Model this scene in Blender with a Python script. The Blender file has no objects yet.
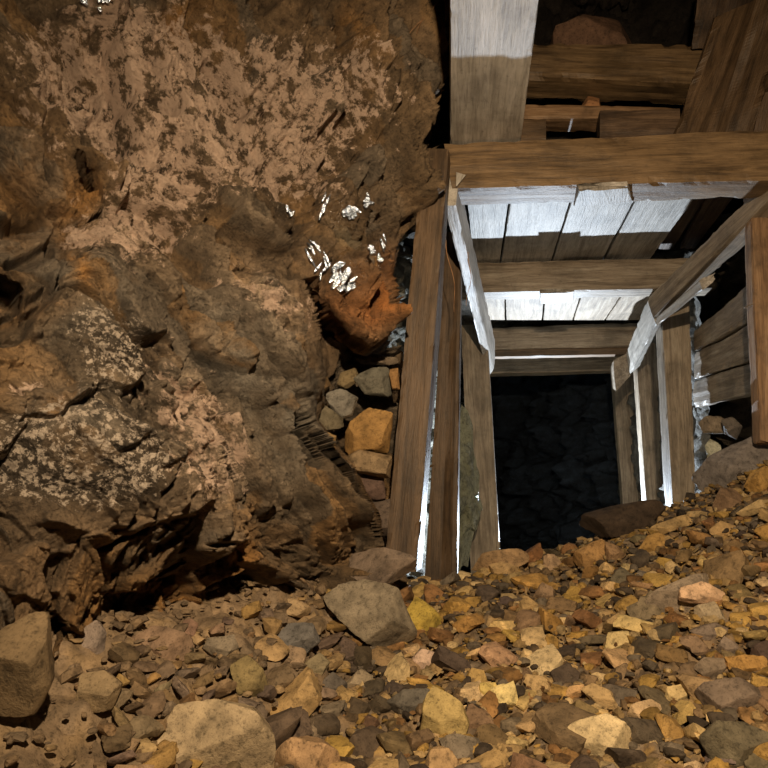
import bpy, bmesh, math, random
import numpy as np
from mathutils import Vector, Matrix

# ------------------------------------------------------------------ camera
scene = bpy.context.scene
col = scene.collection
F = 640.0
PITCH = math.radians(10.36)
YAW = math.radians(4.0)
CX, CY = 454.5, 384.0
CAM = Vector((0, 0, 1.0))
cd = bpy.data.cameras.new('camera')
cd.sensor_width = 36.0
cd.lens = F / 768 * 36.0
cd.shift_x = (384 - CX) / 768
cd.clip_start = 0.02
cam = bpy.data.objects.new('camera', cd)
cam.location = CAM
cam.rotation_euler = (math.pi / 2 + PITCH, 0, YAW)
col.objects.link(cam)
scene.camera = cam
ROT = Matrix.Rotation(YAW, 3, 'Z') @ Matrix.Rotation(math.pi / 2 + PITCH, 3, 'X')

# ------------------------------------------------------------------ world, light, exposure
w = bpy.data.worlds.new('world')
scene.world = w
w.use_nodes = True
w.node_tree.nodes['Background'].inputs[0].default_value = (0.75, 0.85, 1.0, 1)
w.node_tree.nodes['Background'].inputs[1].default_value = 0.0012
scene.view_settings.view_transform = 'Standard'
scene.view_settings.look = 'None'
scene.view_settings.gamma = 1.0
scene.view_settings.use_curve_mapping = False
scene.view_settings.exposure = 0.0


def spot(name, loc, target, power, color, angle, blend, radius):
    l = bpy.data.lights.new(name, 'SPOT')
    l.energy = power
    l.color = color
    l.spot_size = math.radians(angle)
    l.spot_blend = blend
    l.shadow_soft_size = radius
    o = bpy.data.objects.new(name, l)
    o.location = loc
    o.rotation_euler = (Vector(target) - Vector(loc)).to_track_quat('-Z', 'Y').to_euler()
    col.objects.link(o)
    return o


# head lamp of the person standing over the low camera
spot('head_lamp', (0.16, -0.20, 1.78), (-0.05, 2.6, 1.35), 310, (1.0, 0.76, 0.49), 116, 1.0, 0.025)
# white lamp standing deep in the working, below the crest of the rubble
spot('mine_lamp', (0.48, 6.9, 0.58), (-0.1, 2.4, 2.0), 1050, (0.74, 0.86, 1.0), 125, 0.6, 0.035)

# ------------------------------------------------------------------ projection helpers
def ray(px, py):
    return ROT @ Vector(((px - CX) / F, -(py - CY) / F, -1.0))


def at(px, py, Y):
    d = ray(px, py)
    return CAM + d * ((Y - CAM.y) / d.y)


def at_x(px, py, X):
    d = ray(px, py)
    return CAM + d * ((X - CAM.x) / d.x)


def at_z(px, py, Z):
    d = ray(px, py)
    return CAM + d * ((Z - CAM.z) / d.z)


# ------------------------------------------------------------------ numpy noise
def _h(ix, iy, iz, seed):
    n = (ix.astype(np.int64) * 374761393 + iy.astype(np.int64) * 668265263
         + iz.astype(np.int64) * 2147483647 + seed * 144665) & 0xffffffff
    n = ((n ^ (n >> 13)) * 1274126177) & 0xffffffff
    n = ((n ^ (n >> 16)) * 2246822519) & 0xffffffff
    n = n ^ (n >> 15)
    return (n & 0xffffff).astype(np.float64) / float(0x1000000)


def vnoise(p, seed=0):
    i = np.floor(p).astype(np.int64)
    f = p - i
    f = f * f * f * (f * (f * 6 - 15) + 10)
    r = 0
    for dx in (0, 1):
        wx = f[:, 0] if dx else 1 - f[:, 0]
        for dy in (0, 1):
            wy = f[:, 1] if dy else 1 - f[:, 1]
            for dz in (0, 1):
                wz = f[:, 2] if dz else 1 - f[:, 2]
                r = r + wx * wy * wz * _h(i[:, 0] + dx, i[:, 1] + dy, i[:, 2] + dz, seed)
    return r * 2 - 1


def fbm(p, octv=4, seed=0, gain=0.5):
    a, s, r = 1.0, 0.0, 0
    for k in range(octv):
        r = r + a * vnoise(p * (2.03 ** k) + 17.3 * k, seed + k)
        s += a
        a *= gain
    return r / s


def worley(p, seed=0):
    """nearest cell: F1, F2, three randoms per cell, offset to the feature point"""
    i = np.floor(p).astype(np.int64)
    n = len(p)
    f1 = np.full(n, 9.0)
    f2 = np.full(n, 9.0)
    cid = np.zeros((n, 3), dtype=np.int64)
    off = np.zeros((n, 3))
    for dx in (-1, 0, 1):
        for dy in (-1, 0, 1):
            for dz in (-1, 0, 1):
                c = i + np.array((dx, dy, dz))
                q = np.stack([c[:, k] + _h(c[:, 0], c[:, 1], c[:, 2], seed + 11 * (k + 1)) for k in range(3)], 1)
                v = p - q
                d = np.sqrt((v * v).sum(1))
                m = d < f1
                f2 = np.where(m, f1, np.minimum(f2, d))
                f1 = np.where(m, d, f1)
                cid[m] = c[m]
                off[m] = v[m]
    r = np.stack([_h(cid[:, 0], cid[:, 1], cid[:, 2], seed + 97 * (k + 1)) for k in range(4)], 1)
    return f1, f2, r, off


def sstep(a, b, x):
    t = np.clip((x - a) / (b - a), 0, 1)
    return t * t * (3 - 2 * t)


def facet(p, scale, seed, tilt=1.0, crack=0.5, cw=0.08):
    """blocky broken-rock relief in units of the scale"""
    f1, f2, r, off = worley(p / scale, seed)
    g = (r[:, 1:4] - 0.5) * 2 * tilt
    d = (r[:, 0] - 0.5) + (g * off).sum(1)
    d = d - crack * (1 - sstep(0, cw, f2 - f1))
    return d, r


# ------------------------------------------------------------------ materials
def mat(name):
    m = bpy.data.materials.new(name)
    m.use_nodes = True
    nt = m.node_tree
    b = nt.nodes['Principled BSDF']
    return m, nt, b


def N(nt, t, **kw):
    n = nt.nodes.new(t)
    for k, v in kw.items():
        setattr(n, k, v)
    return n


def noise_node(nt, vec, scale, detail=6, rough=0.6, dist=0.0):
    n = N(nt, 'ShaderNodeTexNoise')
    n.inputs['Scale'].default_value = scale
    n.inputs['Detail'].default_value = detail
    n.inputs['Roughness'].default_value = rough
    n.inputs['Distortion'].default_value = dist
    nt.links.new(vec, n.inputs['Vector'])
    return n.outputs['Fac']


def ramp(nt, fac, stops):
    r = N(nt, 'ShaderNodeValToRGB')
    e = r.color_ramp.elements
    while len(e) < len(stops):
        e.new(0.5)
    for k, (p, c) in enumerate(stops):
        e[k].position = p
        e[k].color = (*c, 1) if len(c) == 3 else c
    nt.links.new(fac, r.inputs[0])
    return r.outputs[0]


def mix(nt, a, b, fac, mode='MIX'):
    n = N(nt, 'ShaderNodeMix', data_type='RGBA', blend_type=mode)
    for sock, v in ((n.inputs[0], fac), (n.inputs[6], a), (n.inputs[7], b)):
        if hasattr(v, 'is_output') or isinstance(v, bpy.types.NodeSocket):
            nt.links.new(v, sock)
        elif isinstance(v, (int, float)):
            sock.default_value = v
        else:
            sock.default_value = (*v, 1)
    return n.outputs[2]


def bump(nt, b, height, strength, dist, prev=None):
    n = N(nt, 'ShaderNodeBump')
    n.inputs['Strength'].default_value = strength
    n.inputs['Distance'].default_value = dist
    nt.links.new(height, n.inputs['Height'])
    if prev is not None:
        nt.links.new(prev, n.inputs['Normal'])
    nt.links.new(n.outputs[0], b.inputs['Normal'])
    return n.outputs[0]


def g3(v):
    return (v, v, v)


def rock_material(name, source, rough=0.82, fine=60, bstr=0.6, bdist=0.004, spec=0.35, wet=False, dust=0.0):
    """source: 'attr' = the colour of each stone or rock layer; 'obj' = object colour"""
    m, nt, b = mat(name)
    if source == 'attr':
        c = N(nt, 'ShaderNodeAttribute', attribute_name='Col').outputs['Color']
    else:
        c = N(nt, 'ShaderNodeObjectInfo').outputs['Color']
    vec = N(nt, 'ShaderNodeNewGeometry').outputs['Position']
    n1 = noise_node(nt, vec, fine * 0.3, 8, 0.65)
    n2 = noise_node(nt, vec, fine, 6, 0.7)
    n3 = noise_node(nt, vec, fine * 4.0, 4, 0.7)
    v = ramp(nt, n1, [(0.3, g3(0.5)), (0.5, g3(0.95)), (0.72, g3(1.4))])
    c = mix(nt, c, v, 1.0, 'MULTIPLY')
    v2 = ramp(nt, n2, [(0.36, g3(0.45)), (0.47, g3(1.0)), (0.7, g3(1.25))])
    c = mix(nt, c, v2, 0.8, 'MULTIPLY')
    v3 = ramp(nt, n3, [(0.34, g3(0.4)), (0.45, g3(1.0))])
    c = mix(nt, c, v3, 0.5, 'MULTIPLY')
    if wet:
        for an, sc_, det, lo, span, wdt, colr in (('dust', 17, 14, 0.785, 0.34, 0.06, (0.56, 0.41, 0.31)), ('speck', 62, 6, 0.86, 0.36, 0.05, (0.47, 0.39, 0.31))):
            at_ = N(nt, 'ShaderNodeAttribute', attribute_name=an).outputs['Fac']
            nn = noise_node(nt, vec, sc_, det, 0.74)
            thr = N(nt, 'ShaderNodeMath', operation='MULTIPLY_ADD')
            nt.links.new(at_, thr.inputs[0])
            thr.inputs[1].default_value = span
            thr.inputs[2].default_value = -lo
            sm = N(nt, 'ShaderNodeMath', operation='ADD')
            nt.links.new(nn, sm.inputs[0])
            nt.links.new(thr.outputs[0], sm.inputs[1])
            mr_ = N(nt, 'ShaderNodeMapRange')
            mr_.inputs['From Min'].default_value = 0.0
            mr_.inputs['From Max'].default_value = wdt
            nt.links.new(sm.outputs[0], mr_.inputs['Value'])
            c2 = mix(nt, colr, v2, 0.5, 'MULTIPLY')
            c = mix(nt, c, c2, mr_.outputs[0])
    nt.links.new(c, b.inputs['Base Color'])
    b.inputs['Roughness'].default_value = rough
    b.inputs['Specular IOR Level'].default_value = spec
    if wet:
        wa = N(nt, 'ShaderNodeAttribute', attribute_name='wet').outputs['Fac']
        mr = N(nt, 'ShaderNodeMapRange')
        mr.inputs['To Min'].default_value = rough
        mr.inputs['To Max'].default_value = 0.16
        nt.links.new(wa, mr.inputs['Value'])
        nt.links.new(mr.outputs[0], b.inputs['Roughness'])
        ms = N(nt, 'ShaderNodeMapRange')
        ms.inputs['To Min'].default_value = spec
        ms.inputs['To Max'].default_value = 0.9
        nt.links.new(wa, ms.inputs['Value'])
        nt.links.new(ms.outputs[0], b.inputs['Specular IOR Level'])
    p = bump(nt, b, n2, bstr, bdist * 2)
    if wet:
        p = bump(nt, b, n1, 0.9, 0.035, p)
        nd = noise_node(nt, vec, 95, 6, 0.75)
        p = bump(nt, b, nd, 0.9, 0.006, p)
    bump(nt, b, n3, bstr, bdist * 0.7, p)
    return m


def wood_material(name, c_dark, c_mid, c_light, grain=1.0, rough=0.55, stain=0.6, spec=0.4):
    m, nt, b = mat(name)
    tc = N(nt, 'ShaderNodeTexCoord').outputs['Object']
    oi = N(nt, 'ShaderNodeObjectInfo').outputs['Random']
    ad = N(nt, 'ShaderNodeVectorMath', operation='ADD')
    mu = N(nt, 'ShaderNodeMath', operation='MULTIPLY')
    mu.inputs[1].default_value = 37.0
    nt.links.new(oi, mu.inputs[0])
    nt.links.new(tc, ad.inputs[0])
    nt.links.new(mu.outputs[0], ad.inputs[1])
    mp = N(nt, 'ShaderNodeMapping')
    mp.inputs['Scale'].default_value = (1.6, 22, 22)
    nt.links.new(ad.outputs[0], mp.inputs[0])
    g1 = noise_node(nt, mp.outputs[0], 1.6 * grain, 6, 0.65, 0.6)
    mp2 = N(nt, 'ShaderNodeMapping')
    mp2.inputs['Scale'].default_value = (14, 150, 150)
    nt.links.new(ad.outputs[0], mp2.inputs[0])
    g2 = noise_node(nt, mp2.outputs[0], 1.2 * grain, 4, 0.6, 0.2)
    s1 = noise_node(nt, ad.outputs[0], 5.0, 6, 0.62, 0.4)
    s2 = noise_node(nt, ad.outputs[0], 38.0, 5, 0.7)
    c = ramp(nt, g1, [(0.3, c_dark), (0.5, c_mid), (0.72, c_light)])
    f = ramp(nt, g2, [(0.32, g3(0.45)), (0.48, g3(1.0)), (0.75, g3(1.2))])
    c = mix(nt, c, f, 0.5, 'MULTIPLY')
    st = ramp(nt, s1, [(0.32, g3(0.35)), (0.52, g3(1.0)), (0.75, g3(1.2))])
    c = mix(nt, c, st, stain, 'MULTIPLY')
    st2 = ramp(nt, s2, [(0.3, g3(0.4)), (0.42, g3(1.0))])
    c = mix(nt, c, st2, 0.45, 'MULTIPLY')
    nt.links.new(c, b.inputs['Base Color'])
    b.inputs['Roughness'].default_value = rough
    b.inputs['Specular IOR Level'].default_value = spec
    p = bump(nt, b, g2, 0.7, 0.003)
    p = bump(nt, b, g1, 0.5, 0.004, p)
    bump(nt, b, s2, 0.25, 0.003, p)
    return m


M_wall = rock_material('rock_wall', 'attr', rough=0.85, fine=34, bstr=0.9, bdist=0.006, wet=True)
M_stone = rock_material('loose_stone', 'obj', rough=0.8, fine=55, bstr=0.55, bdist=0.003, spec=0.3)
M_wetstone = rock_material('wet_stone', 'obj', rough=0.25, fine=30, bstr=1.0, bdist=0.012, spec=0.8)
M_glint = rock_material('glint_foil', 'obj', rough=0.24, fine=40, bstr=0.3, bdist=0.003, spec=1.0)  # metallic stand-in for the white glints of the back light
M_glint.node_tree.nodes['Principled BSDF'].inputs['Metallic'].default_value = 0.85
M_rubble = rock_material('rubble', 'attr', rough=0.85, fine=70, bstr=0.5, bdist=0.002, spec=0.3)
M_wood = wood_material('mine_timber', (0.062, 0.037, 0.017), (0.172, 0.108, 0.052), (0.265, 0.172, 0.086))
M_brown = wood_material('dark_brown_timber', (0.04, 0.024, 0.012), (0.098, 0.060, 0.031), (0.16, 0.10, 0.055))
M_grey = wood_material('weathered_timber', (0.13, 0.10, 0.07), (0.27, 0.215, 0.155), (0.42, 0.36, 0.28))
M_plank = wood_material('pale_board', (0.24, 0.215, 0.185), (0.42, 0.385, 0.335), (0.58, 0.54, 0.49), grain=0.8, stain=0.5)
M_dark = wood_material('old_dark_timber', (0.035, 0.022, 0.014), (0.09, 0.055, 0.032), (0.19, 0.12, 0.07), stain=0.8)
M_orange = wood_material('reddish_timber', (0.11, 0.058, 0.028), (0.26, 0.155, 0.080), (0.40, 0.26, 0.15), stain=0.8)
m, nt, b = mat('root_fibre')
nv = noise_node(nt, N(nt, 'ShaderNodeTexCoord').outputs['Object'], 30, 3)
nt.links.new(ramp(nt, nv, [(0.3, (0.22, 0.10, 0.04)), (0.7, (0.5, 0.28, 0.14))]), b.inputs['Base Color'])
b.inputs['Roughness'].default_value = 0.7
M_root = m


# ------------------------------------------------------------------ object helpers
def link_mesh(name, me, material, parent=None):
    if material:
        me.materials.append(material)
    o = bpy.data.objects.new(name, me)
    col.objects.link(o)
    if parent:
        o.parent = parent
    return o


def tag(o, label, cat, group=None):
    o['label'] = label
    o['category'] = cat
    if 'kind' not in o:
        o['kind'] = 'thing'
    if group:
        o['group'] = group
    return o


def grid_mesh(name, P, shape, colors=None, wet=None, smooth=True, drop=None):
    """P: (nv*nu, 3) points, rows v, columns u"""
    nv_, nu_ = shape
    me = bpy.data.meshes.new(name)
    idx = np.arange(nv_ * nu_).reshape(nv_, nu_)
    q = np.stack([idx[:-1, :-1], idx[:-1, 1:], idx[1:, 1:], idx[1:, :-1]], -1).reshape(-1, 4)
    if drop is not None:
        q = q[~drop[q].all(1)]
    fast_mesh(me, P, q, 4, smooth)
    if colors is not None:
        set_col(me, colors)
    if wet is not None:
        a = me.attributes.new('wet', 'FLOAT', 'POINT')
        a.data.foreach_set('value', wet.astype(np.float32))
    return me


def fast_mesh(me, P, faces, k, smooth):
    nf = len(faces)
    me.vertices.add(len(P))
    me.vertices.foreach_set('co', np.asarray(P, dtype=np.float32).ravel())
    me.loops.add(nf * k)
    me.loops.foreach_set('vertex_index', np.asarray(faces, dtype=np.int32).ravel())
    me.polygons.add(nf)
    me.polygons.foreach_set('loop_start', np.arange(0, nf * k, k, dtype=np.int32))
    me.polygons.foreach_set('loop_total', np.full(nf, k, dtype=np.int32))
    me.polygons.foreach_set('use_smooth', np.full(nf, smooth, dtype=bool))
    me.update(calc_edges=True)
    me.validate()


def set_col(me, colors):
    a = me.color_attributes.new('Col', 'FLOAT_COLOR', 'POINT')
    c = np.ones((len(colors), 4), dtype=np.float32)
    c[:, :3] = colors
    a.data.foreach_set('color', c.ravel())


def rays_np(px, py):
    R = np.array(ROT)
    d = np.stack([(px - CX) / F, -(py - CY) / F, -np.ones_like(px)], -1)
    return d @ R.T


# ------------------------------------------------------------------ ground shape
def ground_np(X, Y):
    z = -0.585 + 0.2026 * (Y - 1.4)
    z = z + 0.46 * np.clip(X - 0.28, 0, 2) * sstep(1.3, 2.7, Y) + 0.12 * np.clip(X - 0.3, 0, 2) * (1 - sstep(1.3, 2.7, Y))
    z = z + 0.24 * sstep(0.30, 0.9, -X) + 0.10 * sstep(0.55, 0.95, -X) * (1 - sstep(1.2, 1.8, Y))
    # behind the crest the heap falls away down the working
    crest = np.interp(X, [-0.5, -0.25, 0.0, 0.3, 0.6, 1.3], [2.62, 2.66, 2.86, 3.20, 3.08, 2.88])
    over = np.clip(Y - crest, 0, 99)
    z = z - 0.62 * over - 0.2026 * over
    z = np.maximum(z, -1.05 - 0.02 * (Y - 3.5))
    p = np.stack([X * 3.0, Y * 3.0, X * 0 + 3.1], -1)
    z = z + 0.05 * fbm(p, 3, 5)
    return z + 1.0


def ground(x, y):
    return float(ground_np(np.array([x], dtype=float), np.array([y], dtype=float))[0])


def ground_hit(px, py):
    d = rays_np(np.array([float(px)]), np.array([float(py)]))[0]
    d = d / d[1]
    ts = np.linspace(0.5, 6, 1400)
    P = np.array(CAM)[None] + d[None] * ts[:, None]
    g = ground_np(P[:, 0], P[:, 1])
    k = np.nonzero(P[:, 2] < g)[0]
    if len(k) == 0:
        return None
    return Vector(P[k[0]])


# palette of the rubble (albedo)
TAN = (0.44, 0.295, 0.13)
PALE = (0.58, 0.42, 0.21)
OCHRE = (0.40, 0.245, 0.068)
RUST = (0.27, 0.145, 0.055)
BROWN = (0.205, 0.135, 0.070)
GREY = (0.19, 0.15, 0.105)
DARK = (0.085, 0.062, 0.042)
PINK = (0.56, 0.43, 0.34)

# ================================================================== SETTING
# ------------------------------------------------------------------ rock wall on the left
cpts = [(-420, -260, .80), (-420, 200, .72), (-420, 700, .62), (-200, 0, 1.0), (-200, 400, .85), (-200, 760, .80),
        (0, -260, 1.35), (0, 0, 1.38), (0, 120, 1.36), (0, 300, 1.26), (0, 450, 1.10), (0, 600, 1.06), (0, 720, 1.12),
        (100, -260, 1.6), (100, 0, 1.55), (100, 110, 1.60), (70, 200, 1.52), (100, 260, 1.36), (110, 380, 1.28), (110, 500, 1.24),
        (60, 560, 1.18), (110, 640, 1.50), (100, 760, 1.55), (200, -260, 1.8), (200, 0, 1.80), (200, 110, 1.88), (180, 230, 1.72), (200, 330, 1.70),
        (170, 420, 1.42), (180, 510, 1.36), (215, 470, 1.50), (250, 440, 1.74), (260, 520, 1.84), (230, 580, 1.92), (200, 620, 1.95), (200, 760, 1.9),
        (300, -260, 2.1), (300, 0, 2.12), (300, 110, 2.12), (280, 220, 2.06), (270, 300, 1.84), (295, 360, 1.92), (300, 440, 1.94),
        (340, 500, 2.02), (320, 560, 2.12), (365, 540, 2.16), (330, 640, 2.4), (330, 760, 2.4),
        (350, 150, 2.22), (345, 220, 2.14), (390, 210, 2.28), (372, 285, 2.26), (395, 320, 2.34), (392, 265, 2.32), (365, 250, 2.24), (330, 290, 2.14),
        (420, -100, 2.35), (425, 0, 2.38), (430, 80, 2.42), (425, 140, 2.46), (470, -200, 2.6), (470, 50, 2.75), (470, 200, 2.9),
        (415, 250, 2.7), (410, 400, 2.75), (410, 560, 2.75), (470, 700, 2.8)]
cp = np.array(cpts, dtype=float)


def tps(cp):
    x = cp[:, :2] / 200.0
    n = len(x)
    d = np.sqrt(((x[:, None] - x[None]) ** 2).sum(-1)) + 1e-9
    K = d * d * np.log(d) + np.eye(n) * 0.02
    Pm = np.c_[np.ones(n), x]
    A = np.block([[K, Pm], [Pm.T, np.zeros((3, 3))]])
    s = np.linalg.solve(A, np.r_[cp[:, 2], 0, 0, 0])

    def f(px, py):
        q = np.stack([px, py], -1) / 200.0
        r = np.zeros(len(q))
        for k in range(n):
            dd = np.sqrt(((q - x[k]) ** 2).sum(-1)) + 1e-9
            r += s[k] * dd * dd * np.log(dd)
        return r + s[n] + s[n + 1] * q[:, 0] + s[n + 2] * q[:, 1]
    return f


def seg_dist(px, py, line):
    d = np.full(len(px), 1e9)
    for (x0, y0), (x1, y1) in zip(line[:-1], line[1:]):
        vx, vy = x1 - x0, y1 - y0
        t = np.clip(((px - x0) * vx + (py - y0) * vy) / (vx * vx + vy * vy), 0, 1)
        d = np.minimum(d, np.hypot(px - x0 - t * vx, py - y0 - t * vy))
    return d


def poly_sd(px, py, poly):
    """signed distance, positive inside"""
    inside = np.zeros(len(px), dtype=bool)
    n = len(poly)
    for k in range(n):
        x0, y0 = poly[k]
        x1, y1 = poly[(k + 1) % n]
        c = ((y0 > py) != (y1 > py)) & (px < (x1 - x0) * (py - y0) / (y1 - y0 + 1e-12) + x0)
        inside ^= c
    d = seg_dist(px, py, list(poly) + [poly[0]])
    return np.where(inside, d, -d)


def blob(px, py, x, y, rx, ry, ang=0):
    c, s = math.cos(math.radians(ang)), math.sin(math.radians(ang))
    u = ((px - x) * c + (py - y) * s) / rx
    v = (-(px - x) * s + (py - y) * c) / ry
    return np.exp(-(u * u + v * v))


def dip_frame(P):
    # beds of the rock dip down along the wall: long axis follows the dip
    a = np.array((0.25, 0.60, -0.76)); a /= np.linalg.norm(a)
    b_ = np.array((0.80, -0.58, 0.10)); b_ -= a * (a @ b_); b_ /= np.linalg.norm(b_)
    c_ = np.cross(a, b_)
    return np.stack([P @ a, P @ b_, P @ c_], -1)


def build_wall():
    us = np.r_[np.linspace(-420, -30, 90, endpoint=False), np.linspace(-30, 446, 520), np.linspace(448, 475, 8)]
    vs = np.r_[np.linspace(-260, -20, 70, endpoint=False), np.linspace(-20, 700, 720), np.linspace(703, 780, 20)]
    PX, PY = np.meshgrid(us, vs)
    px, py = PX.ravel(), PY.ravel()
    # warp the lines a little so that hand-set edges are not straight
    wq = np.stack([px / 60, py / 60, px * 0], -1)
    wx = px + 7 * fbm(wq, 4, 71) + 2.2 * fbm(wq * 6, 3, 72)
    wy = py + 7 * fbm(wq, 4, 73) + 2.2 * fbm(wq * 6, 3, 74)
    Y = tps(cp)(px, py)
    niche = [(300, 283), (318, 296), (334, 318), (352, 342), (380, 352), (408, 335), (425, 360), (425, 590), (376, 548), (366, 515), (345, 470), (314, 440), (301, 425), (303, 350)]
    lx = px + 7 * fbm(wq, 2, 71)
    ly = py + 7 * fbm(wq, 2, 73)
    sd = poly_sd(lx, ly, niche)
    nm = sstep(-6, 13, sd)
    Y = Y + 0.55 * nm
    gap = [(404, 245), (416, 225), (440, 140), (520, 100), (520, 420), (400, 420), (402, 320)]
    Y = Y + 0.35 * sstep(-3, 9, poly_sd(wx, wy, gap)) * (1 - nm * 0.6)
    # overhang at the foot of the big boulder
    under = [(104, 596), (150, 581), (200, 556), (232, 520), (250, 500), (262, 540), (235, 590), (170, 615), (110, 632)]
    Y = Y + 0.03 * sstep(-5, 12, poly_sd(wx, wy, under))
    hole = [(30, 622), (50, 608), (60, 630), (48, 660), (30, 655)]
    Y = Y + 0.20 * sstep(-4, 8, poly_sd(wx, wy, hole))
    hol2 = [(-10, 270), (22, 280), (20, 325), (-10, 340)]
    Y = Y + 0.14 * sstep(-5, 10, poly_sd(wx, wy, hol2))
    rec = [(66, 170), (84, 180), (104, 215), (86, 222), (70, 205)]
    Y = Y + 0.09 * sstep(-5, 8, poly_sd(wx, wy, rec))
    D = rays_np(px, py)
    P = np.array(CAM)[None] + D * (Y / D[:, 1])[:, None]
    # relief
    q = dip_frame(P)
    qs = q * np.array((0.36, 1.0, 1.0))
    warp = 0.06 * np.stack([fbm(P * 4, 3, 31), fbm(P * 4, 3, 32), fbm(P * 4, 3, 33)], -1)
    qa = qs + warp
    dA, rA = facet(qa, 0.34, 1, 1.1, 0.10, 0.06)
    dB, rB = facet(qa + 3.3, 0.135, 2, 1.3, 0.08, 0.08)
    dC, rC = facet(qa + 7.7, 0.05, 3, 1.3, 0.1, 0.15)
    dD, rD = facet(qa * np.array((1.4, 1, 1)) + 1.7, 0.02, 4, 1.0, 0.1, 0.2)
    fb = fbm(P * 7, 5, 41, 0.6)
    fine = fbm(P * 60, 3, 42, 0.6)
    crumb = sstep(-0.1, 0.5, fbm(P * 3.1 + 5, 3, 43))           # crumbly areas
    dustm = np.clip(blob(px, py, 120, 90, 110, 80, 20) + blob(px, py, 230, 120, 120, 60, 30) + 0.8 * blob(px, py, 150, 205, 40, 60)
                    + 0.5 * blob(px, py, 330, 90, 90, 50), 0, 1)
    near = np.clip(Y / 1.8, 0.55, 1.2)
    G = P.reshape(*PX.shape, 3)
    sp = np.zeros(PX.shape)
    sp[:, 1:] = np.maximum(sp[:, 1:], np.linalg.norm(np.diff(G, axis=1), axis=2))
    sp[1:, :] = np.maximum(sp[1:, :], np.linalg.norm(np.diff(G, axis=0), axis=2))
    sp0 = sp.copy()
    for _ in range(3):
        sp = np.maximum.reduce([sp, np.roll(sp, 1, 0), np.roll(sp, -1, 0), np.roll(sp, 1, 1), np.roll(sp, -1, 1)])
    sp = sp.ravel()
    edge = np.clip(sstep(-14, -3, sd) * (1 - sstep(12, 24, sd)), 0, 1)
    sp = sp * (1 + 3 * edge)
    dB = dB * np.clip(0.045 / sp, 0, 1)
    dC = dC * np.clip(0.014 / sp, 0, 1) ** 2
    dD = dD * np.clip(0.009 / sp, 0, 1) ** 2
    fine = fine * np.clip(0.009 / sp, 0, 1)
    wetz = np.clip(blob(px, py, 350, 240, 45, 55), 0, 1)
    h = (0.120 * dA + 0.078 * dB + (0.028 + 0.008 * dustm + 0.012 * wetz) * dC + (0.011 + 0.009 * np.maximum(dustm, crumb * 0.7)) * dD
         + 0.035 * fb + (0.004 + 0.008 * np.maximum(dustm, crumb * 0.5)) * fine) * near
    # hand-set cracks and ledges: (line, half width px, depth m)
    cracks = [([(-20, 40), (0, 63), (20, 93), (40, 123), (40, 160), (47, 185)], 4, .07),
              ([(58, 140), (77, 167), (90, 193), (105, 215), (120, 222)], 4, .06),
              ([(150, 245), (187, 263), (217, 297), (256, 337), (280, 366), (300, 400)], 4, .05),
              ([(-10, 326), (25, 312), (52, 297), (66, 265), (58, 232)], 5, .07),
              ([(106, 594), (102, 551), (130, 538), (152, 529), (158, 508), (176, 470)], 4, .06),
              ([(158, 524), (186, 533), (199, 551), (212, 548)], 3, .04),
              ([(-10, 708), (25, 690), (54, 672), (75, 650)], 6, .10),
              ([(95, 600), (80, 625), (90, 655)], 4, .06),
              ([(250, 150), (262, 190), (285, 225), (302, 282)], 7, .07),
              ([(188, 300), (196, 345), (180, 390), (205, 430)], 3, .03),
              ([(262, 0), (268, 40), (290, 78)], 4, .05), ([(238, 5), (244, 60)], 4, .05), ([(335, 0), (345, 45)], 4, .05), ([(382, 5), (395, 70)], 5, .06),
              ([(408, 80), (402, 112)], 2, .03), ([(300, 180), (318, 250), (340, 290)], 4, .05),
              ([(378, 170), (392, 215), (398, 245)], 5, .06)]
    crk = np.zeros(len(px))
    for line, hw, dep in cracks:
        d = seg_dist(wx, wy, line)
        k = 1 - sstep(0, hw, d)
        h = h - dep * k
        crk = np.maximum(crk, 1 - sstep(0, hw * 2.5, d))
    # grooved beds near the top
    bands = np.clip(blob(px, py, 265, 25, 60, 45) + blob(px, py, 400, 40, 60, 60), 0, 1)
    h = h + 0.02 * bands * np.sin(px / 4.2 + 2.5 * fbm(wq * 1.5, 3, 81))
    # plates standing proud, long along the dip
    for x, y, rx, ry, a, k in [(115, 360, 62, 30, 62, .07), (60, 440, 55, 30, 30, .04), (255, 330, 55, 14, 50, .045), (225, 350, 40, 16, 60, -.03),
                               (205, 430, 30, 20, 50, .03), (255, 250, 22, 50, -8, .03), (345, 225, 30, 20, 40, -.05), (150, 460, 70, 26, 55, .05),
                               (330, 510, 45, 26, 50, .05), (215, 250, 30, 40, 20, .03), (105, 10, 25, 8, 0, .10)]:
        h = h + k * blob(px, py, x, y, rx, ry, a)
    # ledges whose undersides face down: (line, height, drop px, rise px)
    ledges = [((316, 192), (364, 214), .07, 12, 40), ((312, 254), (366, 292), .10, 14, 45), ((350, 190), (378, 216), .05, 7, 20), ((64, 4), (122, 3), .09, 9, 40),
              ((104, 590), (205, 552), .05, 12, 60), ((205, 552), (248, 500), .04, 12, 50), ((280, 205), (300, 222), .04, 7, 20), ((20, 300), (66, 262), .05, 10, 40),
              ((366, 248), (392, 262), .05, 8, 24), ((150, 470), (210, 440), .03, 8, 30), ((40, 520), (110, 540), .04, 9, 40), ((230, 60), (300, 95), .03, 7, 30), ((180, 160), (240, 200), .035, 8, 30)]
    for (x0, y0), (x1, y1), A_, dn, up in ledges:
        t = (wx - x0) / (x1 - x0)
        dy = wy - (y0 + (y1 - y0) * np.clip(t, 0, 1))
        win = sstep(-0.12, 0.08, t) * (1 - sstep(0.92, 1.12, t))
        h = h + A_ * win * np.where(dy < 0, np.clip(1 + dy / up, 0, 1) ** 1.3, 1 - sstep(0, dn, dy))
    nrm = np.array((0.74, -0.66, 0.08))
    # ease every jump between neighbouring points into a slope
    H = h.reshape(PX.shape)
    sb = np.clip(sp0.reshape(PX.shape), 0.0015, 0.02)
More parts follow.
